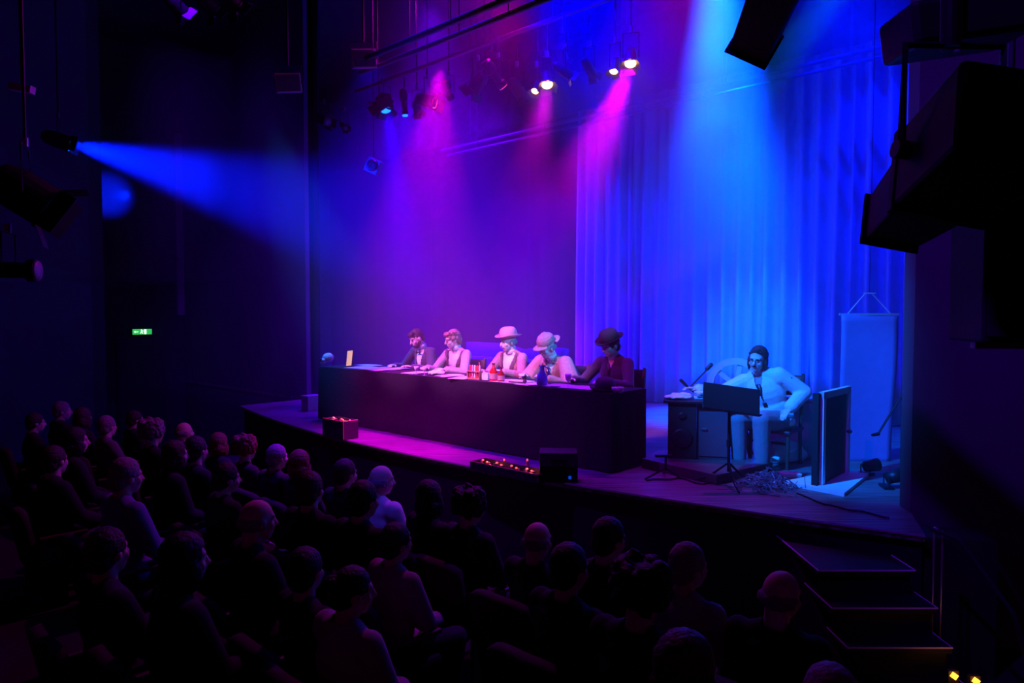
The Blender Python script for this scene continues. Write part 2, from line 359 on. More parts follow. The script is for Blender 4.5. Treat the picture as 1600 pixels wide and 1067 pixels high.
# ------------------------------------------------------------------ long table, cloth
TA0, TA1, TB0, TB1 = 3.78, 8.78, 5.43, 6.03
tc_ = W((TA0 + TA1) / 2, (TB0 + TB1) / 2, SZ); TL = TA1 - TA0; TD = TB1 - TB0; TH = .75
t = thing('long_table', 'long trestle table under the black cloth, with five readers behind it', 'table', tc_, FACE_HOUSE)
MB().box((0, 0, TH - .03), (TL - .02, TD - .02, .03)).build('tabletop', WOODL, t)
for sx in (-1, -.34, .34, 1):
    for sy_ in (-1, 1):
        MB().cone((sx * (TL / 2 - .1), sy_ * (TD / 2 - .06), 0), (sx * (TL / 2 - .1), sy_ * (TD / 2 - .06), TH - .045), .02).build('leg', STEEL, t)
def cloth():
    mb = MB(); per = []
    hx, hy = TL / 2, TD / 2; st = .04
    def seg(x0, y0, x1, y1, nx, ny):
        L = math.hypot(x1 - x0, y1 - y0); k = int(L / st)
        for i in range(k): per.append((x0 + (x1 - x0) * i / k, y0 + (y1 - y0) * i / k, nx, ny))
    seg(-hx, -hy, hx, -hy, 0, -1); seg(hx, -hy, hx, hy, 1, 0); seg(hx, hy, -hx, hy, 0, 1); seg(-hx, hy, -hx, -hy, -1, 0)
    n = len(per); rows = 9; vs = []
    for j in range(rows + 1):
        v = j / rows; z = TH + .004 - v * (TH - .01)
        for i, (x, y, nx, ny) in enumerate(per):
            w_ = (.006 * math.sin(x * 6.1 + y * 31) + .005 * math.sin(x * 13.7 + 1 + y * 9) + (.02 * math.sin(y * 30) if nx else 0)) * v + .012 * v + .003
            vs.append((x + nx * w_, y + ny * w_, z))
    fs = [(j * n + i, (j + 1) * n + i, (j + 1) * n + (i + 1) % n, j * n + (i + 1) % n) for j in range(rows) for i in range(n)]
    fs.append(tuple(range(n)))
    mb.add(vs, fs); return mb
cloth().build('tablecloth', BLACKCLOTH, smooth=False, label='black cloth covering the long table and hanging to the stage floor', cat='tablecloth', loc=tc_, rz=FACE_HOUSE)

# ------------------------------------------------------------------ people
def ik(sh, hand, l1, l2, hint):
    sh, hand = V(sh), V(hand); d = hand - sh; L = min(d.length, (l1 + l2) * .995); dn = d.normalized()
    hand = sh + dn * L; c = (l1 * l1 + L * L - l2 * l2) / (2 * L); h = math.sqrt(max(0, l1 * l1 - c * c))
    hp = V(hint) - dn * V(hint).dot(dn)
    return sh + dn * c + hp.normalized() * h, hand
SKIN = mat('skin', (.7, .55, .48), .55, scale=30, var=.06)
class Fig:
    """seated person; local -y is forward, floor at z=0"""
    def __init__(s, lean=10, roll=0, twist=0, head=(0, 0, 0), hands=None, knees=None, seat=.45, s_=1.0, fine=True):
        s.fine = fine
        s.pel = V((0, 0, seat + .09)); T = rotm(x=lean, y=roll, z=twist); s.T = T
        up = T @ V((0, 0, 1)); s.up = up; s.fw = T @ V((0, -1, 0)); s.rt = T @ V((1, 0, 0))
        P = lambda x, y, z: s.pel + T @ V((x, y, z))
        s.P = P
        s.neck = P(0, .005, .5 * s_); s.sh = [P(-.175, 0, .435 * s_), P(.175, 0, .435 * s_)]
        hp, hr, hy = head
        H = rotm(x=lean * .4) @ rotm(z=hy) @ rotm(y=hr) @ rotm(x=hp); s.H = H
        s.hc = s.neck + T @ V((0, -.018, .04)) + H @ V((0, -.015, .1))
        hands = hands or [(-.13, -.3, .62), (.13, -.3, .62)]
        s.el = []; s.hd = []
        for i in (0, 1):
            e, h = ik(s.sh[i], hands[i], .29, .26, (-.7 if i == 0 else .7, .3, -.8)); s.el.append(e); s.hd.append(h)
        s.kn = knees or [V((-.13, -.43, seat + .05)), V((.13, -.43, seat + .05))]
        s.an = [V((k.x, k.y + .04, .09)) for k in s.kn]
    def torso(s, mb, g=0):
        P, T = s.P, s.T
        mb.ell(s.pel + V((0, .0, .0)), (.165 + g, .12 + g, .11 + g)); mb.ell(P(0, .0, .13), (.145 + g, .105 + g, .14), T)
        mb.ell(P(0, .0, .3), (.165 + g, .115 + g, .17 + g), T); mb.ell(P(0, .01, .40), (.165 + g, .085 + g, .065 + g), T)
        for k in (-1, 1): mb.cap(P(.035 * k, .012, .475), P(.15 * k, .006, .418), .045 + g, .046 + g)
    def arms(s, mb, g=0, stop=0):
        for i in (0, 1):
            mb.ell(s.sh[i] - s.up * .025, .053 + g); mb.cap(s.sh[i], s.el[i], .052 + g, .042 + g)
            d = (s.hd[i] - s.el[i]).normalized(); mb.cap(s.el[i], s.hd[i] - d * stop, .042 + g, .028 + g * 1.2)
    def legs(s, mb, g=0):
        for i in (0, 1):
            hp = V((.085 * (-1, 1)[i], 0, s.pel.z - .02)); mb.cap(hp, s.kn[i], .08 + g, .056 + g); mb.cap(s.kn[i], s.an[i], .054 + g, .036 + g)
    def feet(s, mb, g=0):
        for i in (0, 1): mb.ell(s.an[i] + V((0, -.06, -.05)), (.04 + g, .12 + g, .035 + g)); mb.cap(s.an[i], s.an[i] - V((0, 0, .03)), .034 + g, .034 + g)
    def head(s, mb):
        H, c = s.H, s.hc; X = lambda x, y, z: c + H @ V((x, y, z))
        mb.cap(s.neck - s.up * .04, c + H @ V((0, .03, -.06)), .062, .056)
        mb.ell(X(0, .015, .02), (.077, .095, .097), H); mb.ell(X(0, -.02, -.045), (.06, .068, .07), H); mb.ell(X(0, -.052, -.092), (.03, .026, .022), H)
        mb.ell(X(0, -.066, .025), (.055, .02, .016), H)                       # brow
        mb.cap(X(0, -.083, .01), X(0, -.105, -.028), .009, .014)             # nose
        mb.ell(X(0, -.083, -.057), (.024, .01, .006), H); mb.ell(X(0, -.081, -.068), (.021, .01, .006), H)   # lips
        for k in (-1, 1):
            mb.ell(X(.04 * k, -.055, -.03), (.024, .022, .025), H)            # cheeks
            mb.ell(X(.078 * k, .012, -.012), (.012, .02, .032), H)            # ears
    def hand(s, mb, i, curl=.5):
        f = (s.hd[i] - s.el[i]).normalized(); n = V((0, 0, -1)); side = f.cross(n).normalized(); n = side.cross(f).normalized() * -1
        if n.z > 0: n = -n
        k = 1 if i == 0 else -1
        inn = side * (1 if side.x * (1 if i == 0 else -1) > 0 else -1)
        M = Matrix((side, f, n)).transposed(); c = s.hd[i] + f * .045
        mb.ell(c, (.04, .05, .016), M)
        for q, (off, L) in enumerate(((.029, .065), (.01, .075), (-.01, .07), (-.029, .052))):
            b = s.hd[i] + f * .08 + inn * off; m1 = b + (f + n * curl * .5).normalized() * L * .55; e = m1 + (f * (1 - curl) + n * curl * 1.2).normalized() * L * .5
            mb.cap(b - f * .02, m1, .0088, .0082); mb.cap(m1, e, .0082, .007)
        b = s.hd[i] + f * .025 + inn * .03; m1 = b + (inn * .8 + f * .6 + n * .3).normalized() * .035; e = m1 + (f + inn * .2 + n * .3).normalized() * .03
        mb.cap(b, m1, .012, .01); mb.cap(m1, e, .01, .008)
    def body(s, name, m=SKIN, curl=.5, voxel=None):
        mb = MB(); s.torso(mb, -.012); s.arms(mb, -.006); s.legs(mb, -.006); s.feet(mb, -.006); s.head(mb)
        s.hand(mb, 0, curl); s.hand(mb, 1, curl)
        return remesh(mb, voxel or (.0065 if s.fine else .011), name, m, 1 if s.fine else 1)
    def tl(s, p):                         # torso-local coordinates of a point
        return s.T.transposed() @ (V(p) - s.pel)
    def jacket(s, name, m, g=.016, vneck=.2, width=.075, arms=True, hem=True, voxel=None, stop=.03):
        mb = MB(); s.torso(mb, g)
        if arms: s.arms(mb, g, stop)
        mb.cap(s.P(0, .01, .42), s.P(0, .012, .485), .075 + g, .058 + g * .7)
        if hem:
            mb.ell(s.pel + V((0, -.03, -.01)), (.175 + g, .15 + g, .1))
        me = remesh(mb, voxel or (.009 if s.fine else .014), name, m, 2)
        if vneck is not None:
            def pr(c, n_):
                q = s.tl(c); return q.y < -.03 and q.z > vneck and abs(q.x) < (q.z - vneck) / .3 * width
            cut(me, pr)
        cut(me, lambda c, n_: s.tl(c).z > .5 + g * .5 and abs(s.tl(c).x) < .06)
        return me
    def shirt(s, name, m):
        mb = MB(); s.torso(mb, .004); mb.cap(s.P(0, .01, .4), s.P(0, .008, .5), .068, .06)
        return remesh(mb, .01 if s.fine else .016, name, m, 2)
    def lapels(s, jm, name, m, vneck=.2, width=.075, band=.045, off=.006):
        def pr(c, n_):
            q = s.tl(c)
            if q.y > -.02 or q.z < vneck - .02: return False
            e = (q.z - vneck) / .3 * width; return e - .01 < abs(q.x) < e + band * min(1, max(0, (q.z - vneck + .03) / .12))
        return extract(jm, pr, off, name, m)
    def trousers(s, name, m, g=.014):
        mb = MB(); s.legs(mb, g); mb.ell(s.pel - V((0, 0, .01)), (.17 + g, .13 + g, .1 + g))
        return remesh(mb, .012 if s.fine else .018, name, m, 2)
    def shoes(s, name, m):
        mb = MB(); s.feet(mb, .008); return remesh(mb, .01 if s.fine else .016, name, m, 1)
    def hframe(s): return Matrix.Translation(s.hc) @ s.H.to_4x4()

# hair and hats, all in head coordinates
def rough(me, amp, sc):
    for v in me.vertices:
        d = noise.noise_vector(v.co * sc); v.co += d * amp
    return me
HM = {}
def hairmat(name, col): return mat('hair_' + name, col, .55, scale=70, bump=.6, var=.35)
def hair(kind, m, voxel=.008):
    mb = MB()
    if kind == 'short': mb.ell((0, .026, .034), (.09, .103, .104)); mb.ell((0, .062, -.03), (.076, .064, .066))
    if kind == 'parted':
        mb.ell((0, .025, .035), (.083, .097, .1)); mb.ell((.02, -.05, .085), (.06, .05, .035), rotm(y=-15)); mb.ell((0, .065, -.03), (.066, .055, .06))
    if kind == 'fringe': mb.ell((0, .05, -.01), (.088, .07, .05)); mb.ell((-.075, .02, -.01), (.014, .04, .035)); mb.ell((.075, .02, -.01), (.014, .04, .035))
    if kind == 'bob':
        mb.ell((0, .02, .03), (.092, .105, .105)); mb.ell((0, .05, -.06), (.095, .075, .09)); mb.ell((-.08, .0, -.06), (.022, .05, .08)); mb.ell((.08, .0, -.06), (.022, .05, .08))
    if kind == 'wavy':
        mb.ell((0, .025, .035), (.09, .1, .1)); mb.ell((0, .07, -.03), (.08, .055, .07))
        for k in range(16):
            a = k * 2.4; mb.ell((.075 * math.cos(a), .02 + .08 * math.sin(a), .04 + .055 * math.cos(k * 1.3)), .03)
        mb.ell((.0, -.06, .085), (.06, .04, .03))
    if kind == 'curly':
        for k in range(40):
            a = k * 2.4; z = -.05 + .16 * (k / 40); r = .1 * math.sqrt(max(.1, 1 - ((z - .02) / .14) ** 2)); mb.ell((r * math.cos(a), .035 + r * math.sin(a) * .9, z + .02), .036)
        mb.ell((0, .025, .03), (.085, .1, .1))
    if kind == 'bun': mb.ell((0, .022, .03), (.083, .1, .1)); mb.ell((0, .06, -.03), (.068, .06, .06)); mb.ell((0, .12, .05), .042)
    if kind == 'long':
        mb.ell((0, .034, .036), (.09, .1, .1)); mb.ell((0, .065, -.07), (.082, .05, .1)); mb.ell((-.082, .012, -.035), (.016, .04, .085)); mb.ell((.082, .012, -.035), (.016, .04, .085)); mb.cap((.02, -.06, .105), (-.07, -.03, .06), .022, .014); mb.cap((.02, -.06, .105), (.075, -.03, .05), .022, .014)
    me = remesh(mb, voxel, 'hair', m, 1)
    me = cut(me, lambda c, n_: c.y < -.03 and c.z < .06 and abs(c.x) < .068) if kind in ('bob', 'long') else me
    return rough(me, {'wavy': .012, 'curly': .012}.get(kind, .005), 45)
def bowler(m, band, parent, fr, tilt=0):
    prof = [(.101, .0), (.102, .03), (.1, .06), (.09, .09), (.07, .112), (.04, .123), (.002, .126)]
    mb = MB().lathe(prof, 28)
    for v in mb.v: v.y *= 1.12
    brim = MB(); seg = 36; vs = []; fs = []
    pr = [(.098, -.004), (.12, -.008), (.138, -.004), (.148, .006), (.151, .014), (.146, .012), (.134, .004), (.12, .0), (.098, .004)]
    for r, z in pr:
        for k in range(seg):
            a = 2 * math.pi * k / seg; c_ = abs(math.cos(a)); vs.append((r * math.cos(a), r * math.sin(a) * 1.12, z + (r - .098) * .35 * c_ * c_))
    fs = [(i * seg + k, i * seg + (k + 1) % seg, ((i + 1) % len(pr)) * seg + (k + 1) % seg, ((i + 1) % len(pr)) * seg + k) for i in range(len(pr)) for k in range(seg)]
    brim.add(vs, fs)
    bd = MB().lathe([(.1035, .004), (.1045, .03)], 28, closed=False)
    for v in bd.v: v.y *= 1.12
    M = fr @ Matrix.Translation((0, .012, .062)) @ Matrix.Rotation(R(tilt), 4, 'X')
    a = mb.build('hat_crown', m, parent, smooth=True); a.matrix_local = M
    b = brim.build('hat_brim', m, a, smooth=True); c = bd.build('hat_band', band, a, smooth=True)
def deerstalker(m, parent, fr):
    mb = MB().lathe([(.097, -.005), (.099, .03), (.093, .06), (.072, .09), (.04, .106), (.002, .112)], 24)
    for v in mb.v: v.y *= 1.12
    for k in (-1, 1): mb.box((.05 * k, .01, .085), (.09, .07, .02), rotm(y=38 * k))
    mb.cap((-.02, .01, .112), (.02, .01, .112), .01, .01)
    me = remesh(mb, .006, 'cap_crown', m, 2)
    a = link('cap_crown', me, parent); a.matrix_local = fr @ Matrix.Translation((0, .012, .055)) @ Matrix.Rotation(R(6), 4, 'X')
    for sgn, nm in ((-1, 'cap_peak'), (1, 'cap_peak')):
        def fn(u, v):
            t = (u - .5) * 2.1; r = .098 + v * .06 * math.cos(t); return V((math.sin(t) * r * (.95), sgn * math.cos(t) * r * 1.15, .004 - v * .012 - .015 * math.sin(t) ** 2))
        MB().sheet(fn, 12, 3).build(nm, m, a, smooth=True, solid=.006)
def face(parent, fr, eyecol=(.03, .02, .02)):
    em = mat('dark_eye', (.03, .02, .02), .2); mb = MB()
    for k in (-1, 1): mb.ell((.03 * k, -.083, .008), (.013, .006, .006))
    o = mb.build('eye', em, parent, smooth=True); o.matrix_local = fr

SHOE = mat('black_leather', (.02, .018, .018), .35)
def actor(name, label, loc, rz, fig, cloth_m, shirt_m, trouser_m, hair_kind=None, hair_m=None, vneck=.2, width=.075, lapel_m=None, g=.016, skin=SKIN, curl=.5):
    p = link(name, fig.body(name, skin, curl), None, label=label, cat='person', loc=loc, rz=rz)
    jm = fig.jacket('jacket', cloth_m, g=g, vneck=vneck, width=width); 
    if lapel_m: link('lapels', fig.lapels(jm, 'lapels', lapel_m, vneck, width), p)
    j = link('jacket', jm, p)
    link('shirt', fig.shirt('shirt', shirt_m), p); link('trousers', fig.trousers('trousers', trouser_m, g + .004), p); link('shoes', fig.shoes('shoes', SHOE), p)
    if hair_kind:
        h = link('hair', hair(hair_kind, hair_m, .006), p); h.matrix_local = fig.hframe()
    face(p, fig.hframe()); return p
def collar(parent, fig, m, h=.04):
    mb = MB(); c = fig.neck + fig.up * .005
    M = fig.up.to_track_quat('Z', 'Y').to_matrix()
    mb.lathe([(.064, -.02), (.06, h * .5), (.063, h)], 20, M, c, closed=False)
    mb.build('collar', m, parent, smooth=True, solid=.004)
def headpart(name, mb, m, parent, fig, voxel=.005, am=.003):
    me = rough(remesh(mb, voxel, name, m, 1), am, 60); o = link(name, me, parent); o.matrix_local = fig.hframe(); return o
def torsopart(name, mb, m, parent): return mb.build(name, m, parent, smooth=True)

DARKSUIT = mat('midnight_suit_wool', (.05, .045, .07), .8, sheen=.2)
WSHIRT = mat('white_cotton', (.75, .75, .75), .8, var=.04)
TWEED = mat('brown_tweed', (.36, .22, .2), .9, scale=60, var=.35, bump=.2)
PINKTWEED = mat('light_tweed', (.45, .3, .3), .9, scale=50, var=.3, bump=.2)
CAPE = mat('checked_cape_wool', (.4, .27, .25), .9, scale=40, var=.3)
DKTR = mat('dark_trouser_wool', (.04, .04, .05), .85)
VEST = mat('dark_waistcoat', (.1, .07, .07), .8, scale=50)
BROWNH = hairmat('dark_brown', (.05, .03, .02)); FAIRH = hairmat('light_brown', (.3, .2, .13)); GREYH = hairmat('grey', (.25, .25, .27)); REDH = hairmat('auburn', (.25, .07, .03)); BLKH = hairmat('black', (.015, .012, .012))
def chair(label, loc, rz, group=None, mseat=None, mback=None, h=.45):
    t = thing('wooden_chair', label, 'chair', loc, rz, group)
    mseat = mseat or WOODD
    MB().box((0, .0, h - .02), (.42, .42, .035)).build('seat', mseat, t, bevel=.01)
    for x in (-.18, .18):
        MB().cone((x, -.18, 0), (x, -.17, h - .035), .016, .02).build('leg', WOODD, t)
        MB().tube([(x, .2, 0), (x, .18, h), (x, .25, .9)], .017).build('leg', WOODD, t)
    def fn(u, v): x = (u - .5) * .38; return V((x, .235 + .03 * math.cos(x * 7) * -1 + v * .02 + .02, .68 + v * .2))
    MB().sheet(fn, 8, 4).build('backrest', mback or WOODD, t, smooth=True, solid=.02)
    MB().box((0, -.175, .25), (.34, .016, .025)).build('stretcher', WOODD, t)
    return t
def at_row(px, b):
    r = (px - 800) / F; c, s = math.cos(PHI), math.sin(PHI)
    a = (s * b - r * c * b) / (c + s * r); return a
RB = 6.42
def seat_at(px, b=RB): a = at_row(px, b); return W(a, b, SZ)
# table height in actor coords .75; hands land on z ~ .785, y ~ -.45
zt = .79
f1 = Fig(lean=18, roll=0, head=(20, -4, -16), hands=[(-.22, -.47, zt), (.16, -.47, zt)], s_=1.06)
l1 = seat_at(673); p1 = actor('person', 'bearded dark-haired man in dark suit and bow tie, leftmost reader at the table', l1, FACE_HOUSE, f1, DARKSUIT, WSHIRT, DKTR, 'parted', BROWNH, vneck=.16, width=.07)
collar(p1, f1, WSHIRT, .03)
headpart('beard', MB().ell((0, -.04, -.085), (.056, .05, .042)).ell((-.052, -.01, -.062), (.012, .03, .028)).ell((.052, -.01, -.062), (.012, .03, .028)), BROWNH, p1, f1)
headpart('moustache', MB().cap((-.025, -.095, -.05), (.025, -.095, -.05), .008, .008), BROWNH, p1, f1)
bt = MB(); c = f1.P(0, -.085, .475)
for k in (-1, 1): bt.ell(c + f1.rt * .03 * k, (.028, .01, .016), f1.T)
bt.ell(c, .01); torsopart('bow_tie', bt, SHOE, p1)
f2 = Fig(lean=12, roll=0, head=(10, 0, -28), hands=[(-.2, -.45, zt), (.18, -.47, zt)], s_=1.0)
l2 = seat_at(722); p2 = actor('person', 'reader with light wavy hair, high white collar and dark lapels, second from left at table', l2, FACE_HOUSE, f2, PINKTWEED, WSHIRT, DKTR, 'wavy', FAIRH, vneck=.1, width=.1, lapel_m=VEST)
collar(p2, f2, WSHIRT, .05)
f3 = Fig(lean=10, roll=0, head=(4, 0, -20), hands=[(-.16, -.44, zt), (.2, -.46, zt + .03)], s_=.98)
l3 = seat_at(806); p3 = actor('person', 'reader in pale bowler hat and tweed coat, middle of the five at the table', l3, FACE_HOUSE, f3, TWEED, WSHIRT, DKTR, 'fringe', GREYH, vneck=.14, width=.09, lapel_m=VEST)
collar(p3, f3, WSHIRT, .035); bowler(mat('pale_felt', (.5, .3, .3), .85), mat('pale_hat_ribbon', (.35, .25, .24), .6), p3, f3.hframe(), -2)
headpart('moustache', MB().cap((-.03, -.094, -.052), (.03, -.094, -.052), .009, .009), GREYH, p3, f3)
f4 = Fig(lean=26, roll=0, head=(12, 4, -14), hands=[(-.22, -.45, zt), (.15, -.47, zt)], s_=1.03)
l4 = seat_at(881); p4 = actor('person', 'reader in deerstalker cap and wide shoulder cape, bending over the table', l4, FACE_HOUSE, f4, TWEED, WSHIRT, DKTR, 'fringe', GREYH, vneck=.16, width=.06)
collar(p4, f4, WSHIRT, .03); deerstalker(CAPE, p4, f4.hframe())
cm = MB(); P = f4.P
cm.ell(P(0, .02, .4), (.23, .13, .1), f4.T); 
for k in (0, 1):
    s_ = (-1, 1)[k]; cm.cap(f4.sh[k] + f4.rt * .01 * s_, f4.el[k] + V((.02 * s_, .02, .0)), .085, .12); cm.cap(P(.1 * s_, .05, .4), P(.15 * s_, .08, .12), .1, .12)
cm.cap(P(0, .02, .43), P(0, .012, .49), .09, .07)
cme = remesh(cm, .01, 'cape', CAPE, 3); cut(cme, lambda c, n_: f4.tl(c).y < -.05 and abs(f4.tl(c).x) < .11 + (.48 - f4.tl(c).z) * .12)
link('cape', cme, p4)
tie = MB(); tie.box(P(0, -.128, .3), (.05, .012, .2), f4.T); tie.ell(P(0, -.105, .43), (.022, .016, .02), f4.T); tie.build('necktie', VEST, p4)
f5 = Fig(lean=10, roll=0, head=(12, 0, -12), hands=[(-.3, -.42, zt), (.16, -.44, zt)], s_=.99)
l5 = seat_at(966); p5 = actor('person', 'reader in dark bowler hat and dark suit, at the right end of the table', l5, FACE_HOUSE, f5, DARKSUIT, WSHIRT, DKTR, 'short', BLKH, vneck=.22, width=.05)
collar(p5, f5, WSHIRT, .03); bowler(mat('black_felt', (.03, .02, .03), .8), mat('black_hat_ribbon', (.02, .02, .02), .5), p5, f5.hframe(), 8)
torsopart('necktie', MB().box(f5.P(0, -.12, .34), (.045, .012, .22), f5.T), SHOE, p5)
for l, nm in ((l1, 'bearded man in the dinner suit'), (l2, 'young reader with the high collar'), (l3, 'reader in the pale bowler'), (l4, 'reader in the deerstalker cap'), (l5, 'reader in the dark bowler')):
    chair('plain dark wooden chair under the ' + nm, l, FACE_HOUSE, 'chairs behind the long table')

# ------------------------------------------------------------------ objects on the table
TZ = SZ + TH + .006
def tabp(px, py): p = onz(px, py, TZ); return p
def onb(px, b, z=TZ):
    return W(at_row(px, b), b, z)
def paper(label, px, b, rot, size=(.21, .297), m=PAPER, n=1, name='paper_script', group='scripts on the table', dz=0):
    mb = MB()
    def fn(u, v): x = (u - .5) * size[0]; y = (v - .5) * size[1]; return V((x, y, .003 + .006 * math.sin(u * 3.1) * v))
    for k in range(n):
        q = MB().sheet(fn, 5, 5); M = rotm(z=k * 5); mb.add([M @ v + V((0, 0, k * .003)) for v in q.v], q.f)
    return mb.build(name, m, label=label, cat='paper', group=group, loc=onb(px, b) + V((0, 0, dz)), rz=FACE_HOUSE + R(rot), solid=.002)
paper('white script pages in front of the bearded man in the dinner suit', 648, 5.62, 8, n=2)
paper('white script pages in front of the young reader with the high collar', 702, 5.62, -6, n=3)
paper('white script page lying left of the glass flasks', 722, 5.55, 14, n=1)
paper('open white script under the hands of the reader in the pale bowler', 800, 5.62, 4, size=(.42, .297), n=2)
paper('white script in front of the reader in the deerstalker cap', 872, 5.6, -4, size=(.3, .25), n=2)
paper('broad white script pages left of the dark round object, near the table end', 915, 5.62, 6, size=(.42, .26), n=2)
paper('white script page beside the blue carafe', 830, 5.56, -10, n=1)
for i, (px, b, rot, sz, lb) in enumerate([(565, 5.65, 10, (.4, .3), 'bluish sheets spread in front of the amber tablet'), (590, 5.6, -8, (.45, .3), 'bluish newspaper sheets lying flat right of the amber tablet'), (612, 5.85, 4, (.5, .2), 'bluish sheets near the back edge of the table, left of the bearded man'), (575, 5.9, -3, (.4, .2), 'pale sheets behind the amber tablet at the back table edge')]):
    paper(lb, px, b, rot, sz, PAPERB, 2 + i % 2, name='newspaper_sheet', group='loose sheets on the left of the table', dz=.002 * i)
# skull
def skull(label, loc, rz, m, s=1.0):
    mb = MB().ell((0, .02, .095), (.068, .085, .07)).ell((0, -.045, .055), (.05, .04, .045)).ell((0, -.05, .022), (.034, .036, .022)).cap((-.045, -.05, .06), (.045, -.05, .06), .018, .018)
    me = remesh(mb, .006, 'skull', m, 1)
    for v in me.vertices: v.co *= s
    o = link('skull', me, None, label=label, cat='skull', loc=loc, rz=rz)
    d = mat('socket_shadow', (.02, .015, .015), .9)
    k = MB()
    for x in (-.026, .026): k.ell((x * s, -.085 * s, .068 * s), (.018 * s, .012 * s, .016 * s))
    k.build('eye_socket', d, o, smooth=True)
    MB().ell((0, -.092 * s, .042 * s), (.01 * s, .006 * s, .012 * s)).build('nose_hole', d, o, smooth=True)
    tm = MB()
    for q in range(-3, 4): tm.box((q * .0085 * s, -.085 * s, .024 * s), (.007 * s, .008 * s, .014 * s))
    tm.build('tooth', BONE, o)
    return o
skull('white human skull at the far left end of the table', onb(510, 5.75), FACE_HOUSE - R(25), BONE)
# unidentified leaning object; warm light on it imitated by an emissive amber face
fr = thing('slab', 'small upright unidentified slab, warm light on it imitated by an emissive amber face, standing on the left part of the table', 'slab', onb(545, 5.7), FACE_HOUSE + R(8))
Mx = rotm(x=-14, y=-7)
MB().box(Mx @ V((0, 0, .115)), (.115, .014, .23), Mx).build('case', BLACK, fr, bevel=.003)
MB().box(Mx @ V((0, -.009, .117)), (.105, .004, .215), Mx).build('glow_face', mat('amber_glow_face', (.6, .4, .15), .4, emit=(1, .42, .12), es=.75, var=.1), fr)
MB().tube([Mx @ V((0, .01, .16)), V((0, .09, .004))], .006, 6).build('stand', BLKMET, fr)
# glasses
def glass(label, loc, group, h=.1, r=.03, m=GLASS):
    mb = MB().lathe([(r * .9, 0), (.004, .006), (.004, h * .45), (r * .7, h * .6), (r, h), (r * .94, h), (r * .62, h * .62), (.001, h * .5)], 16)
    return mb.build('stemmed_glass', m, smooth=True, label=label, cat='glass', group=group, loc=loc)
GLS = mat('frosted_cut_glass', (.8, .8, .85), .15, spec=.8)
glass('small stemmed glass in front of the bearded man, left of a pair', onb(650, 5.5), 'stemmed glasses', m=GLS)
glass('small stemmed glass in front of the bearded man, right of a pair', onb(663, 5.5), 'stemmed glasses', m=GLS)
glass('small stemmed glass between the blue carafe and the dark bowler reader', onb(888, 5.52), 'stemmed glasses', .14, .035, m=GLS)
# crumpled cloth
me = rough(remesh(MB().ell((0, 0, .03), (.1, .08, .03)).ell((.04, 0, .045), (.05, .05, .035)), .007, 'crumpled_napkin', PAPER, 1), .012, 30)
link('crumpled_napkin', me, None, label='crumpled white cloth on the table between the two leftmost readers', cat='napkin', loc=onb(682, 5.6))
# test tube rack
CUM = mat('copper_wood', (.5, .22, .12), .5)
rk = thing('test_tube_rack', 'small wooden rack of red and pink test tubes on the table', 'rack', onb(742, 5.55), FACE_HOUSE)
MB().box((0, 0, .008), (.2, .06, .016)).box((0, 0, .09), (.2, .06, .008)).box((-.097, 0, .05), (.007, .06, .1)).box((.097, 0, .05), (.007, .06, .1)).build('frame', CUM, rk)
tb_cols = [(.75, .05, .12), (.8, .4, .5), (.85, .8, .8), (.75, .1, .05), (.8, .5, .6)]
for k, cc in enumerate(tb_cols):
    MB().cap((-.076 + k * .038, 0, .026), (-.076 + k * .038, 0, .15), .011, .011).build('test_tube', mat('tube_glass_%s' % 'abcde'[k], cc, .15), rk, smooth=True)
def bottle(name, label, loc, h, r, m, capm=None, group=None, neck=.35, lab=None):
    t = thing(name, label, 'bottle', loc, 0, group)
    MB().lathe([(r * .8, 0), (r, .008), (r, h * .55), (r * neck, h * .75), (r * neck * .9, h * .95)], 18).build('body', m, t, smooth=True)
    MB().cone((0, 0, h * .94), (0, 0, h), r * neck * 1.15).build('cap', capm or SHOE, t)
    if lab: MB().lathe([(r * 1.01, h * .15), (r * 1.01, h * .45)], 18, closed=False).build('paper_label', lab, t, smooth=True)
    return t
LABM = mat('cream_label', (.7, .55, .4), .7)
bottle('glass_bottle', 'tall slim red bottle standing just right of the test tube rack', onb(749, 5.6), .21, .022, mat('cherry_glass', (.6, .03, .05), .15))
bottle('glass_bottle', 'round red bottle with pale label, left of the pair before the pale bowler reader', onb(771, 5.52), .2, .046, RED, lab=LABM)
bottle('glass_bottle', 'dark red bottle with pale collar, right of the pair before the pale bowler reader', onb(783, 5.52), .16, .038, mat('dark_red_glass', (.4, .02, .02), .15), lab=LABM)
bx = thing('white_box', 'small white carton lying between the slim red bottle and the round red bottle', 'box', onb(759, 5.6), FACE_HOUSE + R(12))
MB().box((0, 0, .035), (.1, .07, .07)).build('carton', PAPER, bx, bevel=.003); MB().box((0, 0, .072), (.104, .074, .008)).build('lid', WHITE, bx)
# lying pipe
pp = MB().tube([(-.1, 0, .014), (0, 0, .014), (.1, .02, .016)], .008).ell((.11, .02, .03), (.02, .02, .026)); pp.build('smoking_pipe', WOODD, smooth=True, label='dark smoking pipe lying on the papers left of the blue carafe', cat='pipe', loc=onb(806, 5.5), rz=FACE_HOUSE)
cf = thing('carafe', 'blue glass carafe with round belly in front of the deerstalker reader', 'carafe', onb(847, 5.52))
BLG = mat('blue_glass', (.1, .25, .6), .12, spec=.8)
MB().lathe([(.04, 0), (.055, .02), (.062, .06), (.05, .11), (.026, .15), (.024, .19), (.034, .215)], 20).build('body', BLG, cf, smooth=True)
MB().tube([(.03, 0, .2), (.065, 0, .18), (.07, 0, .12), (.05, 0, .09)], .006).build('handle', BLG, cf, smooth=True)
sc = thing('saucer', 'small pale saucer on the table right of the blue carafe', 'saucer', onb(868, 5.5))
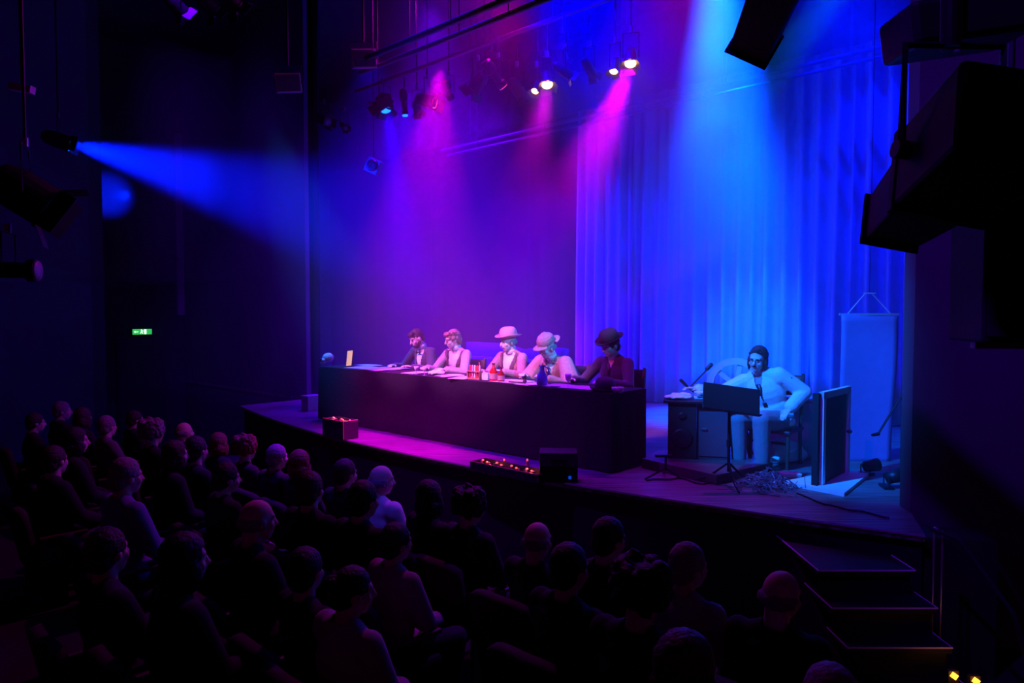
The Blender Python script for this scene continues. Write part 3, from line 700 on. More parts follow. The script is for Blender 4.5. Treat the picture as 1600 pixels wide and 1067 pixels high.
MB().lathe([(.03, 0), (.035, .004), (.06, .016), (.057, .018), (.03, .008)], 20).build('dish', WHITE, sc, smooth=True)
# dark bowler resting on the table + small cups
bh = thing('bowler_hat', 'dark round hat resting on the table at its right end', 'hat', onb(946, 5.58), 0)
bowler(mat('black_felt', (.03, .02, .03), .8), mat('black_hat_ribbon', (.02, .02, .02), .5), bh, Matrix.Translation((0, -.012, -.052)))
for k, (px, hh) in enumerate(((960, .05), (966, .055))):
    t = thing('white_cup', ['small white cup touching the dark hat on the table', 'small white cup nearest the right end of the table'][k], 'cup', onb(px + 1 + k * 3, 5.52))
    MB().lathe([(.018, 0), (.026, hh * .5), (.03, hh), (.027, hh), (.015, .006)], 16).build('bowl', WHITE, t, smooth=True)
    MB().tube([(.027, 0, hh * .85), (.043, 0, hh * .7), (.04, 0, hh * .4), (.024, 0, hh * .3)], .004).build('handle', WHITE, t, smooth=True)

# ------------------------------------------------------------------ sofa behind
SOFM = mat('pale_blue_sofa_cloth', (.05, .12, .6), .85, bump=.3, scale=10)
sl, sr = W(at_row(712, 7.9), 7.9), W(at_row(862, 7.9), 7.9); sc_ = (sl + sr) / 2; SLn = (sl - sr).length
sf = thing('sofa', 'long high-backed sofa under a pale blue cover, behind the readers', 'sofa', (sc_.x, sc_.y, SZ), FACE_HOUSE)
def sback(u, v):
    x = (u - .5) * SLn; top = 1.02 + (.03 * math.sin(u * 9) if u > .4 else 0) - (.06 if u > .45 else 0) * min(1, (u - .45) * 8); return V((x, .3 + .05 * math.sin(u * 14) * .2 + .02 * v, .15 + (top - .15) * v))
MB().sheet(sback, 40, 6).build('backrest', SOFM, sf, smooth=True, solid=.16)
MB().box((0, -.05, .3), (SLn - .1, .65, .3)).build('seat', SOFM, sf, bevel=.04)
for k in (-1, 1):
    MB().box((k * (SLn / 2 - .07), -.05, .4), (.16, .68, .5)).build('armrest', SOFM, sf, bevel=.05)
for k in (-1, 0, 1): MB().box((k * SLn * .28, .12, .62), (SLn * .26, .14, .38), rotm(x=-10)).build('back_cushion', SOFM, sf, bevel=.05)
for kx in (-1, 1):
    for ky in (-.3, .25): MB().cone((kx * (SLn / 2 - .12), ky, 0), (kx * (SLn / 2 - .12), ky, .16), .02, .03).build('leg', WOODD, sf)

# ------------------------------------------------------------------ things along the stage edge
EDGE = mat('copper_edging', (.7, .3, .2), .35, .4)
WARML = mat('warm_footlight_bulb', (1, .5, .3), .4, emit=(1, .09, .05), es=1.2, var=0)
def footlight(label, p0, p1, h, n_bulb):
    """open-topped trough between two floor points, with lamps inside"""
    c = (p0 + p1) / 2; d = p1 - p0; L = d.length; rz = math.atan2(d.y, d.x)
    t = thing('footlight_box', label, 'lamp', (c.x, c.y, SZ), rz, 'footlights on the stage edge')
    D = .2
    MB().box((0, -D / 2, h / 2), (L, .015, h)).box((0, D / 2, h / 2), (L, .015, h)).box((-L / 2, 0, h / 2), (.015, D, h)).box((L / 2, 0, h / 2), (.015, D, h)).box((0, 0, .01), (L, D, .02)).build('housing', BLACK, t)
    MB().tube([(-L / 2, -D / 2, h), (L / 2, -D / 2, h), (L / 2, D / 2, h)], .006, 6).tube([(L / 2, -D / 2, .01), (L / 2, -D / 2, h)], .006, 6).build('edge_trim', EDGE, t)
    for k in range(n_bulb):
        x = (k + .5) / n_bulb * L - L / 2
        b = MB().lathe([(.016, 0), (.018, .03)], 10, c=(x, 0, h - .035)).build('lamp_socket', STEEL, t)
        MB().ell((x, .02 * (-1) ** k, h + .0), (.014, .011, .009)).build('bulb', WARML, t, smooth=True)
    for u_ in (-.3, .3):
        l = bpy.data.lights.new('footlight_glow', 'POINT'); l.energy = .9; l.color = (1, .12, .08); l.shadow_soft_size = .01
        q = bpy.data.objects.new('footlight_glow', l); C.objects.link(q); q.parent = t; q.location = (u_ * L, 0, h + .02)
    return t
def flr(px, py, z=SZ): return onz(px, py, z)
fa, fb = flr(505, 681), flr(549, 684)
footlight('tall black footlight box with glowing copper edges at the left of the stage edge', fa + BX * .1, fa + BX * .1 - AX * .44, .22, 5)
fl = flr(733, 733) + BX * .12
footlight('long low footlight trough of small lamps on the stage edge in front of the table', fl, fl - AX * .86, .075, 9)
# props scattered along the low trough
for k, (px, py, lb) in enumerate([(790, 729, 'small brass oil burner standing in front of the low footlight trough'), (826, 729, 'small brass burner at the right end of the low footlight trough')]):
    o = thing('oil_burner', lb, 'lamp', flr(px, py) - BX * .02)
    MB().lathe([(.03, 0), (.032, .02), (.012, .03), (.014, .05), (.02, .06)], 14).build('base', EDGE, o, smooth=True)
    MB().ell((0, 0, .068), (.009, .009, .014)).build('flame', WARML, o, smooth=True)
# monitor box right of trough
m0 = flr(874, 757)
mn = thing('stage_monitor', 'small black two-tone equipment box on the stage edge right of the footlight trough', 'speaker', (m0.x, m0.y + .12, SZ), R(-3))
MB().box((0, .06, .135), (.34, .22, .27)).build('cabinet', BLACK, mn, bevel=.008)
MB().box((0, -.054, .205), (.335, .012, .12)).build('upper_panel', mat('slate_panel', (.09, .08, .11), .6), mn)
MB().box((.0, -.062, .2), (.14, .006, .02)).build('handle', BLKMET, mn)
MB().cone((.1, -.06, .05), (.1, -.075, .05), .014).build('jack_socket', mat('blue_indicator', (.1, .2, .8), .4, emit=(0, .1, 1), es=.5), mn)
# small box on stage at far left, behind the table end
b0 = flr(487, 641)
bb = thing('flight_case', 'small pale case on the stage floor at the left end of the table', 'case', (b0.x, b0.y, SZ), FACE_HOUSE)
MB().box((0, 0, .11), (.2, .25, .22)).build('body', GREYPAINT, bb, bevel=.01); MB().box((0, 0, .225), (.21, .26, .02)).build('lid', GREYPAINT, bb); MB().box((0, -.13, .16), (.08, .012, .02)).build('handle', STEEL, bb)

# ------------------------------------------------------------------ the sound-effects corner
RZ = SZ + .09
ra, rb_ = flr(1002, 716, RZ), flr(1120, 742, RZ)
rd = (rb_ - ra); rn = V((-rd.y, rd.x, 0)).normalized() * .85
rm = MB(); base = [ra, rb_, rb_ + rn, ra + rn]
rm.add([V((v.x, v.y, z)) for z in (SZ, RZ) for v in base], [(3, 2, 1, 0), (4, 5, 6, 7), (0, 1, 5, 4), (1, 2, 6, 5), (2, 3, 7, 6), (3, 0, 4, 7)])
rm.build('low_platform', mat('scuffed_black_boards', (.1, .085, .08), .4, var=.5, scale=6), label='low black wooden platform under the sound effects artist', cat='platform', bevel=.004)
# cabinet table
k0 = flr(1050, 716, RZ)
ct = thing('cabinet', 'dark open-sided cabinet table beside the sound effects artist', 'cabinet', (k0.x + .25, k0.y + .12, RZ), R(-14))
PURW = mat('reddish_cabinet_wood', (.16, .07, .09), .5, scale=8)
MB().box((-.12, 0, .27), (.27, .36, .54)).build('speaker_body', BLACK, ct, bevel=.006)
mb = MB(); mb.lathe([(.085, 0), (.1, .01), (.085, .018), (.03, .008)], 22, rotm(x=90), (-.12, -.18, .2)); mb.build('speaker_cone', BLKMET, ct, smooth=True)
MB().lathe([(.03, 0), (.038, .008), (.02, .01)], 16, rotm(x=90), (-.12, -.18, .42)).build('tweeter', BLKMET, ct, smooth=True)
MB().box((.17, .02, .26), (.3, .32, .52)).build('cupboard', PURW, ct, bevel=.004)
MB().box((.17, -.145, .26), (.27, .012, .46)).build('door', PURW, ct, bevel=.003)
MB().tube([(.06, -.155, .3), (.06, -.17, .3), (.11, -.17, .3), (.11, -.155, .3)], .005).build('door_handle', STEEL, ct)
MB().box((.06, 0, .555), (.72, .42, .025)).build('top', BLKMET, ct, bevel=.004)
cp = ct.location; ctop = RZ + .57
def onct(x, y, z=0): return Matrix.Rotation(ct.rotation_euler.z, 3, 'Z') @ V((x, y, 0)) + V((cp.x, cp.y, ctop + z))
me = rough(remesh(MB().ell((0, 0, .02), (.14, .1, .022)).ell((.03, .01, .04), (.1, .08, .02)), .008, 'pile_of_cloths', PAPER, 1), .012, 25)
link('pile_of_cloths', me, None, label='pale folded cloths heaped on the left end of the cabinet table', cat='cloth', loc=onct(-.16, -.06))
for k in range(3):
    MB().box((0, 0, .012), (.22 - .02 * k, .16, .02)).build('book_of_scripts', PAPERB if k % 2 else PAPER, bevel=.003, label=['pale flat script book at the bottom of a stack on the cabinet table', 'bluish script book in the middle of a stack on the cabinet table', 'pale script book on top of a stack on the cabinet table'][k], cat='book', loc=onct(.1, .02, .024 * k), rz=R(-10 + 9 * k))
j = thing('tin_mug', 'small pale tin mug at the right of the cabinet table', 'mug', onct(.3, -.1))
MB().lathe([(.032, 0), (.035, .002), (.035, .08), (.031, .08), (.03, .008)], 18).build('cup', GREYPAINT, j, smooth=True); MB().tube([(.034, 0, .065), (.058, 0, .055), (.055, 0, .03), (.034, 0, .02)], .004).build('handle', GREYPAINT, j)

# chair, artist
cx = flr(1218, 733)
cl = V((cx.x + .03, cx.y + .2, SZ))
FD = R(-40)
chair('dark wooden chair with dark red back under the sound effects artist', cl, FD, mback=mat('oxblood_leather', (.22, .02, .02), .5), mseat=mat('oxblood_leather', (.22, .02, .02), .5), h=.38)
LSUIT = mat('pale_linen_jacket', (.78, .8, .76), .85, bump=.2, scale=30); LTR = mat('pale_linen_trousers', (.22, .23, .25), .85, bump=.2, scale=22)
f6 = Fig(lean=17, roll=-14, head=(2, 6, 2), hands=[(-.66, -.4, .74), (.2, -.2, .6)], seat=.37, s_=1.0, knees=[V((-.22, -.4, .48)), V((.02, -.43, .5))])
p6 = actor('person', 'seated person with chin-length hair and glasses in pale suit, reaching to the cabinet', cl, FD, f6, LSUIT, mat('striped_shirt_cotton', (.4, .3, .45), .8), LTR, 'long', BROWNH, vneck=.22, width=.05, g=.03)
collar(p6, f6, LSUIT, .03)
torsopart('necktie', MB().box(f6.P(0, -.125, .3), (.04, .012, .24), f6.T), SHOE, p6)
gm = MB()
for k in (-1, 1):
    gm.tube([(.03 * k + .022 * math.cos(q * .7), -.098, .006 + .018 * math.sin(q * .7)) for q in range(10)], .0025, 5); gm.tube([(.05 * k, -.096, .01), (.078 * k, -.02, .01)], .0025, 5)
gm.tube([(-.01, -.1, .008), (.01, -.1, .008)], .0025, 5)
o = gm.build('glasses', SHOE, p6); o.matrix_local = f6.hframe()
headpart('moustache', MB().cap((-.022, -.093, -.05), (.022, -.093, -.05), .005, .005), BROWNH, p6, f6)
bn = MB().box((0, 0, 0), (.05, .004, .012)); o = bn.build('sleeve_band', SHOE, p6); o.location = f6.sh[1].lerp(f6.el[1], .3) + V((.04, -.04, .03))
PALEP = mat('pale_painted_wood', (.75, .75, .72), .6)
# wind-machine wheel
wc = aty(1150, 603, cl.y + .5); WR = .3
wh = thing('wind_machine', 'large pale spoked hand-cranked wheel behind the sound effects artist', 'wheel', (wc.x, wc.y, SZ), R(-25))
zc = wc.z - SZ
mb = MB(); prof = []; seg = 40
def ring(mb, r0, r1, th, c):
    vs = []; fs = []
    for k in range(seg):
        t_ = 2 * math.pi * k / seg
        for r, y in ((r0, -th), (r1, -th), (r1, th), (r0, th)): vs.append((c[0] + r * math.cos(t_), y, c[2] + r * math.sin(t_)))
    for k in range(seg):
        q = k * 4; p = ((k + 1) % seg) * 4
        for e in range(4): fs.append((q + e, q + (e + 1) % 4, p + (e + 1) % 4, p + e))
    mb.add(vs, fs)
ring(mb, WR - .07, WR, .03, (0, 0, zc)); mb.build('rim', PALEP, wh)
for k in range(6):
    a = k * math.pi / 3 + .35; MB().box((math.cos(a) * WR * .42, 0, zc + math.sin(a) * WR * .42), (WR * .85, .03, .05), rotm(y=-math.degrees(a))).build('spoke', PALEP, wh)
MB().cone((0, -.06, zc), (0, .06, zc), .045).build('hub', BLKMET, wh)
for k in (-1, 1):
    MB().tube([(-.16, .09 * k, 0), (0, .07 * k, zc), (.16, .09 * k, 0)], .02, 6).build('stand_frame', WOODD, wh)
# music stand
ms = flr(1138, 758); stand = thing('music_stand', 'black music stand with wide tilted desk in front of the sound effects artist', 'music stand', (ms.x, ms.y, SZ))
dz = 1.0; ctr = aty(1141, 623, ms.y)
zd = ctr.z - SZ
MB().cone((0, 0, .12), (0, 0, zd), .014, .011).build('pole', BLKMET, stand)
Md = rotm(y=8, x=-22)
MB().box((0.01, -.02, zd), (.5, .012, .24), Md).build('desk', BLKMET, stand, bevel=.004)
MB().box(V((0.01, -.02, zd)) + Md @ V((0, -.03, -.12)), (.5, .06, .008), Md).build('desk_lip', BLKMET, stand)
MB().cone((0, 0, zd * .45), (0, 0, zd * .53), .02).build('clutch', BLKMET, stand)
for k in range(3):
    a = k * 2.1 + .5; MB().tube([(0, 0, .2), (.17 * math.cos(a), .17 * math.sin(a), .06), (.3 * math.cos(a), .3 * math.sin(a), .012)], .01, 6).build('leg', BLKMET, stand)
# low mic stand at left
ls = flr(1040, 748); lo = thing('floor_mic_stand', 'low black tripod stand with short flat bar at the edge of the platform', 'stand', (ls.x, ls.y, SZ))
MB().cone((0, 0, .08), (0, 0, .2), .011).build('pole', BLKMET, lo); MB().box((-.02, 0, .21), (.15, .04, .02)).build('top_bar', BLKMET, lo)
for dx, dy in ((-.2, -.06), (.13, -.02), (.02, .16)): MB().tube([(0, 0, .1), (dx, dy, .01)], .009, 6).build('leg', BLKMET, lo)
# microphone on boom
mp = aty(1096, 590, 7.0); bs = V((mp.x + .0, 7.05, RZ))
mi = thing('microphone_stand', 'black microphone on a tilted boom above the cabinet table', 'microphone', bs)
def L_(px, py): return aty(px, py, 7.05) - bs
MB().tube([(0.02, 0, 0.02), L_(1098, 640), L_(1100, 600)], .01, 8).build('pole', BLKMET, mi)
MB().tube([L_(1110, 572), L_(1079, 604)], .008, 8).build('boom', BLKMET, mi)
MB().cap(L_(1064, 594), L_(1072, 602), .017, .014).cap(L_(1072, 602), L_(1085, 613), .012, .01).build('microphone', BLKMET, mi, smooth=True)
MB().cap(L_(1105, 576), L_(1111, 570), .022, .022).build('counterweight', BLKMET, mi, smooth=True)
MB().lathe([(.1, 0), (.1, .015), (.02, .025)], 24, c=(.02, 0, 0)).build('base', BLKMET, mi)
# tangle of tape and cables in front
random.seed(11)
tgc = flr(1200, 765); cu = MB()
for k in range(110):
    pts = []; p = V((random.gauss(0, .13), random.gauss(0, .09), random.uniform(.01, .12))); d = V((random.uniform(-1, 1), random.uniform(-1, 1), random.uniform(-.2, .5))).normalized()
    for q in range(9):
        pts.append(p.copy()); d = (d + V((random.gauss(0, .6), random.gauss(0, .6), random.gauss(0, .4)))).normalized(); p = p + d * .035
        rr = math.hypot(p.x / .3, p.y / .2); p.z = max(.006, min(p.z, .2 * max(.05, 1 - rr)))
    cu.tube(pts, .0035, 4)
cu.build('tangled_recording_tape', mat('shiny_brown_tape', (.2, .17, .24), .35, .3), label='tangled heap of shiny tape on the stage in front of the music stand and chair', cat='tape', kind='stuff', loc=(tgc.x, tgc.y + .05, SZ))
for k, (pts, lb) in enumerate([([(1010, 752), (1060, 748), (1100, 758), (1150, 752), (1180, 760)], 'black cable lying from the low stand past the music stand'), ([(1245, 772), (1290, 790), (1340, 800), (1400, 812)], 'black cable running along the stage boards below the standing frame'), ([(1165, 742), (1190, 735), (1225, 748), (1262, 745)], 'black cable curling behind the tangled tape')]):
    ps = [flr(x, y) + V((0, 0, .008)) for x, y in pts]; fine = []
    for i in range(len(ps) - 1):
        for q in range(5): fine.append(ps[i].lerp(ps[i + 1], q / 5) + V((0, .03 * math.sin((i * 5 + q) * 1.3), 0)))
    o = MB().tube([p - fine[0] for p in fine], .007, 6).build('cable', BLKMET, label=lb, cat='cable', group='cables on the stage', loc=fine[0])
# crumpled cloth/bag, white carton, blue cushion box behind the chair
bg = flr(1236, 728); me = rough(remesh(MB().ell((0, 0, .1), (.18, .15, .13)).ell((.14, .05, .07), (.12, .1, .09)).ell((-.1, -.05, .04), (.12, .1, .05)), .012, 'crumpled_sheet', PAPER, 1), .035, 14)
link('crumpled_sheet', me, None, label='crumpled white sheet on the floor behind the chair legs', cat='sheet', loc=(bg.x, bg.y + .22, SZ))
wb = flr(1237, 747); t = thing('white_tray', 'small white shallow tray near the frame, right of the tangled tape', 'tray', (wb.x, wb.y + .05, SZ))
MB().box((0, 0, .02), (.16, .12, .04), taper=1.15).build('dish', WHITE, t, bevel=.006); MB().box((0, 0, .036), (.15, .11, .01)).build('contents', PAPER, t)
cb = flr(1262, 724); t = thing('padded_box', 'large soft blue-lit padded cube behind the standing frame', 'box', (cb.x + .02, cb.y + .45, SZ), R(-30))
MB().box((0, 0, .3), (.5, .45, .6)).build('body', mat('padded_grey_canvas', (.32, .34, .42), .8, bump=.3), t, bevel=.06); MB().box((0, 0, .605), (.44, .4, .03)).build('lid', mat('padded_grey_canvas', (.3, .32, .4), .8), t, bevel=.01)
# standing frame on a base board
pA, pB = flr(1283, 762), flr(1322, 742)
fv = pB - pA; frz = math.atan2(fv.y, fv.x); FW = fv.length + .06; FH = .8; c = (pA + pB) / 2
fr = thing('door_frame_prop', 'small upright sound-effects door in a pale frame, standing on a wide board', 'door', (c.x, c.y, SZ), frz)
bz = [flr(1223, 757), flr(1319, 776), flr(1357, 745), flr(1316, 738)]
bm_ = MB(); inv = Matrix.Rotation(-frz, 3, 'Z'); bl = [inv @ V((v.x - c.x, v.y - c.y, 0)) for v in bz]
bm_.add([v + V((0, 0, z)) for z in (0, .03) for v in bl], [(3, 2, 1, 0), (4, 5, 6, 7), (0, 1, 5, 4), (1, 2, 6, 5), (2, 3, 7, 6), (3, 0, 4, 7)])
bm_.build('base_board', PALEP, fr)
MB().box((-FW / 2 + .03, 0, FH / 2 + .03), (.06, .045, FH)).build('frame_post', PALEP, fr, bevel=.003)
MB().box((FW / 2 - .03, 0, FH / 2 + .03), (.055, .045, FH)).build('frame_post', PALEP, fr, bevel=.003)
MB().box((0, 0, FH + .0), (FW, .045, .06)).build('frame_head', PALEP, fr, bevel=.003)
MB().box((0, .01, FH / 2), (FW - .12, .02, FH - .06)).build('door_leaf', WOODD, fr)
MB().cap((FW / 2 - .1, -.03, .42), (FW / 2 - .1, -.05, .42), .014, .018).build('door_knob', STEEL, fr, smooth=True)
MB().box((-FW / 2 - .03, .03, FH / 2 + .02), (.05, .05, FH)).build('side_panel', BLACK, fr)
# hanging cloth banner
HY = 7.1
tl, tr, br = aty(1313, 491, HY), aty(1403, 491, HY), aty(1396, 730, HY)
BW = tr.x - tl.x; BH = tl.z - br.z - .02
bo = thing('hanging_metal_sheet', 'tall thin rectangular sheet hung by two strings, right of the curtain', 'thunder sheet', ((tl.x + tr.x) / 2, HY, br.z + .02))
def bf(u, v): return V(((u - .5) * BW * (.9 + .1 * v), .025 * math.sin(v * 5 + u) + .015 * math.sin(u * 3.1), BH * v))
MB().sheet(bf, 10, 20).build('sheet', mat('thin_dull_tin', (.25, .2, .5), .6), bo, smooth=True, solid=.004)
MB().box((0, 0, BH), (BW + .02, .02, .02)).build('top_batten', GREYPAINT, bo)
zt2 = aty(1357, 458, HY).z - (br.z + .02)
for k in (-1, 1): MB().tube([(k * BW * .38, 0, BH), (k * .03 - .01, 0, zt2)], .0055, 6).build('string', WHITE, bo)
MB().box((0, 0, zt2), (.12, .015, .012)).build('hook_bar', WHITE, bo)
MB().tube([(0, 0, zt2), (0, .0, 8.2 - br.z)], .003, 5).build('suspension_wire', BLKMET, bo)
# dim boom stand right of banner and a low fixture
s0 = aty(1372, 678, 6.6); s1 = aty(1420, 600, 6.6); bs = V(((s0.x + s1.x) / 2 + .16, 6.6, SZ))
st = thing('boom_stand', 'dark slanted microphone boom stand at the right side of the stage', 'stand', bs)
MB().tube([s0 - bs, s1 - bs], .01, 6).build('boom', BLKMET, st); MB().cap(s0 - bs, s0 - bs + V((-.05, 0, -.01)), .018, .014).build('microphone', BLKMET, st, smooth=True)
q = s0.lerp(s1, .8) - bs; MB().tube([(q.x, 0, 0), q], .011, 6).build('pole', BLKMET, st)
MB().lathe([(.1, 0), (.1, .012), (.02, .02)], 20, c=(q.x, 0, 0)).build('base', BLKMET, st)
for k, (px, py) in enumerate(((1352, 742), (1385, 762))):
    p = flr(px, py); t = thing('floor_lantern', ['small dark lantern on the stage floor behind the base board', 'small dark lantern on the stage floor near the right wall'][k], 'lamp', (p.x, p.y, SZ), R(30 + 50 * k))
    MB().cone((0, 0, .08), (0, -.12, .12), .05, .06).build('body', BLKMET, t, smooth=True); MB().tube([(-.07, 0, .02), (-.07, 0, .11), (-.05, 0, .11)], .006, 5).tube([(.07, 0, .02), (.07, 0, .11), (.05, 0, .11)], .006, 5).box((0, 0, .01), (.16, .08, .02)).build('bracket', BLKMET, t)

# ------------------------------------------------------------------ steps up to the stage
NOSE = mat('step_nosing_strip', (.95, .9, .95), .45)
tops = [(1.99, 2.62, 4.51, 5.1, 1.668), (2.0, 2.66, 4.33, 4.62, 1.84), (2.02, 2.65, 4.16, 4.45, 2.01), (2.03, 2.66, 3.98, 4.28, 2.18)]
stp = thing('stage_steps', 'dark steps with pale edge strips leading up to the right end of the stage', 'steps', (2.32, 4.5, 0))
for i, (x0, x1, y0, y1, dz_) in enumerate(tops):
    z = CAMZ - dz_
    def edge(x): return 4.74 + (2.75 - x) * .68 if i == 0 else y1 + .2
    a, b_ = V((x0, y0, 0)), V((x1, y0, 0)); c_, d_ = V((x1, min(edge(x1) - .03, y1 + .2), 0)), V((x0, min(edge(x0) - .03, y1 + .2), 0))
    off = V((2.32, 4.5, 0))
    MB().add([v - off + V((0, 0, zz)) for zz in (z - .035, z) for v in (a, b_, c_, d_)], [(3, 2, 1, 0), (4, 5, 6, 7), (0, 1, 5, 4), (1, 2, 6, 5), (2, 3, 7, 6), (3, 0, 4, 7)]).build('tread', BLACK, stp)
    MB().tube([d_ - off + V((0, 0, z)), a - off + V((0, 0, z)), b_ - off + V((0, 0, z)), c_ - off + V((0, 0, z))], .006, 5).build('nosing_strip', NOSE, stp)
    MB().box(((x0 + x1) / 2 - 2.32, y0 + .03 - 4.5, z - .12), (x1 - x0 - .04, .015, .17)).build('riser', BLACK, stp)
for x in (1.99, 2.64):
    MB().add([V((x - 2.32 + dx, y - 4.5, z)) for dx in (0, .03) for y, z in ((4.0, .0), (4.0, .25), (4.95, .78), (4.95, 0))], [(0, 1, 2, 3), (7, 6, 5, 4), (0, 4, 5, 1), (1, 5, 6, 2), (2, 6, 7, 3), (3, 7, 4, 0)]).build('side_panel', BLACK, stp)
rail = thing('handrail', 'slim double-post metal handrail at the right side of the stage steps', 'handrail', (2.72, 4.45, 0))
for px in (1457, 1470):
    p = aty(px, 950, 4.45); tp = aty(px + 2, 829, 4.45)
    MB().cone((p.x - 2.72, 0, .0), (p.x - 2.72, 0, tp.z), .0065).build('post', mat('brushed_rail_steel', (.6, .58, .6), .3, .8), rail)
p = aty(1462, 827, 4.45)
MB().tube([(p.x - 2.74, 0, p.z), (p.x - 2.66, -.15, p.z - .02), (p.x - 2.6, -.55, p.z - .32), (p.x - 2.6, -.75, p.z - .7)], .014, 8).build('rail', BLKMET, rail)
MB().ell((p.x - 2.72, 0, p.z), .018).build('end_knob', mat('brushed_rail_steel', (.6, .58, .6), .3, .8), rail, smooth=True)
# small amber step lamps near the aisle
AMB = mat('amber_step_light', (1, .5, .1), .4, emit=(1, .32, .02), es=5, var=0)
for k, (px, py, lb) in enumerate(((1491, 1056, 'left one of two amber aisle lights below the stage steps'), (1525, 1064, 'right one of two amber aisle lights below the stage steps'))):
    p = aty(px, py, 4.0); t = thing('aisle_light', lb, 'lamp', p - V((0, 0, .06)), 0, 'amber aisle lights')
    MB().box((0, .02, .04), (.06, .03, .09)).build('housing', BLACK, t); MB().box((0, -.0, .06), (.035, .012, .03), rotm(y=35)).build('lens', AMB, t)
    l = bpy.data.lights.new('aisle_lamp', 'POINT'); l.energy = .12; l.color = (1, .3, .04); l.shadow_soft_size = .02
    lo_ = bpy.data.objects.new('aisle_lamp', l); C.objects.link(lo_); lo_.location = p + V((0, -.03, .03))
MB().box((2.78, 4.02, .1), (.5, .1, .3)).build('wall_aisle_kerb', BLACK, kind='structure')

# ------------------------------------------------------------------ lighting rig
def lens_mat(name, col, es): return mat('lens_' + name, (.3, .3, .35), .2, emit=col, es=es, var=0)
LW = lens_mat('warm', (1, .45, .12), 14); LBL = lens_mat('blue', (.0, .12, 1), 4); LOFF = mat('lens_unlit', (.1, .1, .14), .1); LRD = lens_mat('red_dim', (1, .08, .05), .8)
def fixture(label, pos, aim, lens, r=.09, L=.26, kind='par', pipe_z=None, name='stage_lantern', group='lanterns hung in the rig', lens_glow=True):
    pos = V(pos); d = (V(aim) - pos).normalized(); M = d.to_track_quat('-Z', 'Y').to_matrix()
    t = thing(name, label, 'stage light', pos, 0, group)
    if kind == 'par': prof = [(r * .45, L), (r * .8, L * .9), (r, L * .55), (r, 0), (r * 1.1, -.01), (r * 1.1, .01)]; 
    else: prof = [(r * .8, L * 1.5), (r * 1.1, L * 1.4), (r * 1.1, L * .9), (r * .7, L * .8), (r * .7, .08), (r, .06), (r, 0)]
    if kind == 'fresnel':
        MB().box(M @ V((0, 0, L * .5)), (r * 2, r * 2, L), M).build('body', BLKMET, t, bevel=.01)
    else: MB().lathe(prof, 18, M).build('body', BLKMET, t, smooth=False)
    MB().lathe([(r * .9, .0), (r * .85, -.012), (.001, -.02)], 18, M).build('lens', lens, t, smooth=True)
    mb = MB()
    if kind != 'profile':
        for a, (w1, h1) in enumerate(((r * 1.9, r * 1.1),) * 4):
            rot = M @ Matrix.Rotation(a * math.pi / 2, 3, 'Z'); c = rot @ V((0, r * 1.25, -r * .5)); mb = MB().box(c, (w1, .004, h1), rot @ rotm(x=-70) @ Matrix.Rotation(math.pi / 2, 3, 'X') @ rotm(x=20)); mb.build('barn_door', BLKMET, t)
    X = V((d.y, -d.x, 0)); X = X.normalized() if X.length > .05 else V((1, 0, 0)); h = r + .2
    cen = M @ V((0, 0, L * .4))
    MB().tube([cen + X * (r + .02), cen + X * (r + .02) + V((0, 0, h)), cen - X * (r + .02) + V((0, 0, h)), cen - X * (r + .02)], .008, 6).build('yoke', BLKMET, t)
    MB().cone(cen + V((0, 0, h)), cen + V((0, 0, h + .07)), .025).build('clamp', STEEL, t)
    if pipe_z is not None: MB().cone(cen + V((0, 0, h + .05)), (cen.x, cen.y, max(h + cen.z + .06, pipe_z - pos.z)), .012).build('drop_arm', BLKMET, t)
    return t
def pipe(label, a0, a1, b, z, r=.03, m=STEEL, name='lighting_bar'):
    p, q = W(a0, b, z), W(a1, b, z); mb = MB().tube([(0, 0, 0), q - p], r, 10); o = mb.build(name, m, label=label, cat='bar', loc=p, smooth=True)
    for k in range(5):
        u = (k + .5) / 5; d = (q - p) * u; MB().cone(d, d + V((0, 0, 8.24 - z)), .006, seg=6).build('hanger_wire', BLKMET, o)
    return o
DKST = mat('grey_rig_steel', (.16, .15, .18), .5, .5)
def pipe_px(p0, p1, b, label, r=.03, ext=0):
    """bar whose height follows from where it hangs in the hall"""
    pt = on_left(p0[0], p0[1], b); a0 = at_row(p0[0], b); a1 = at_row(p1[0], b); return pipe(label, a0, a1, b, pt.z, r, DKST), pt.z
pz1, z1 = pipe_px((560, 96), (905, 0), 5.1, 'upper front lighting bar running from centre to top edge', .035)
pz2, z2 = pipe_px((566, 113), (930, 0), 5.25, 'lower front lighting bar just below its neighbour', .03)
pz3, z3 = pipe_px((560, 142), (1060, -15), 6.7, 'lighting bar carrying the row of warm lit lanterns', .03)
pz4, z4 = pipe_px((690, 236), (1440, 66), 9.6, 'long thin header bar across the top of the curtain', .03)
pz5, z5 = pipe_px((700, 243), (1440, 79), 9.5, 'second thin header bar under the first, above the curtain', .022)
def fx(px, py, b, aim, lens, label, **k):
    pos = on_left(px, py, b); return fixture(label, pos, aim, lens, **k)
tgt = W(6.2, 6.2, 1.9)
cm_ = V((0, 0, 2.5))
fixture('brightest warm lantern at the right end of the lit row', mag_pos + V((0, 0, .03)), mag_pos + (V((-.1, -.35, -.8))), LW, r=.07, L=.2, pipe_z=z3)
fx(959, 111, 6.75, on_left(959, 111, 6.75) + V((-.2, -.25, -.8)), LW, 'small warm lantern just left of the brightest one', r=.05, L=.18, pipe_z=z3)
fx(855, 132, 6.75, on_left(855, 132, 6.75) + V((.05, -.4, -.8)), LW, 'large warm lantern near the middle of the lighting bar', r=.075, L=.2, pipe_z=z3)
fx(836, 142, 6.9, on_left(836, 142, 6.9) + V((-.3, -.35, -.8)), LW, 'small warm lantern left of the large one in the middle', r=.05, L=.18, pipe_z=z3)
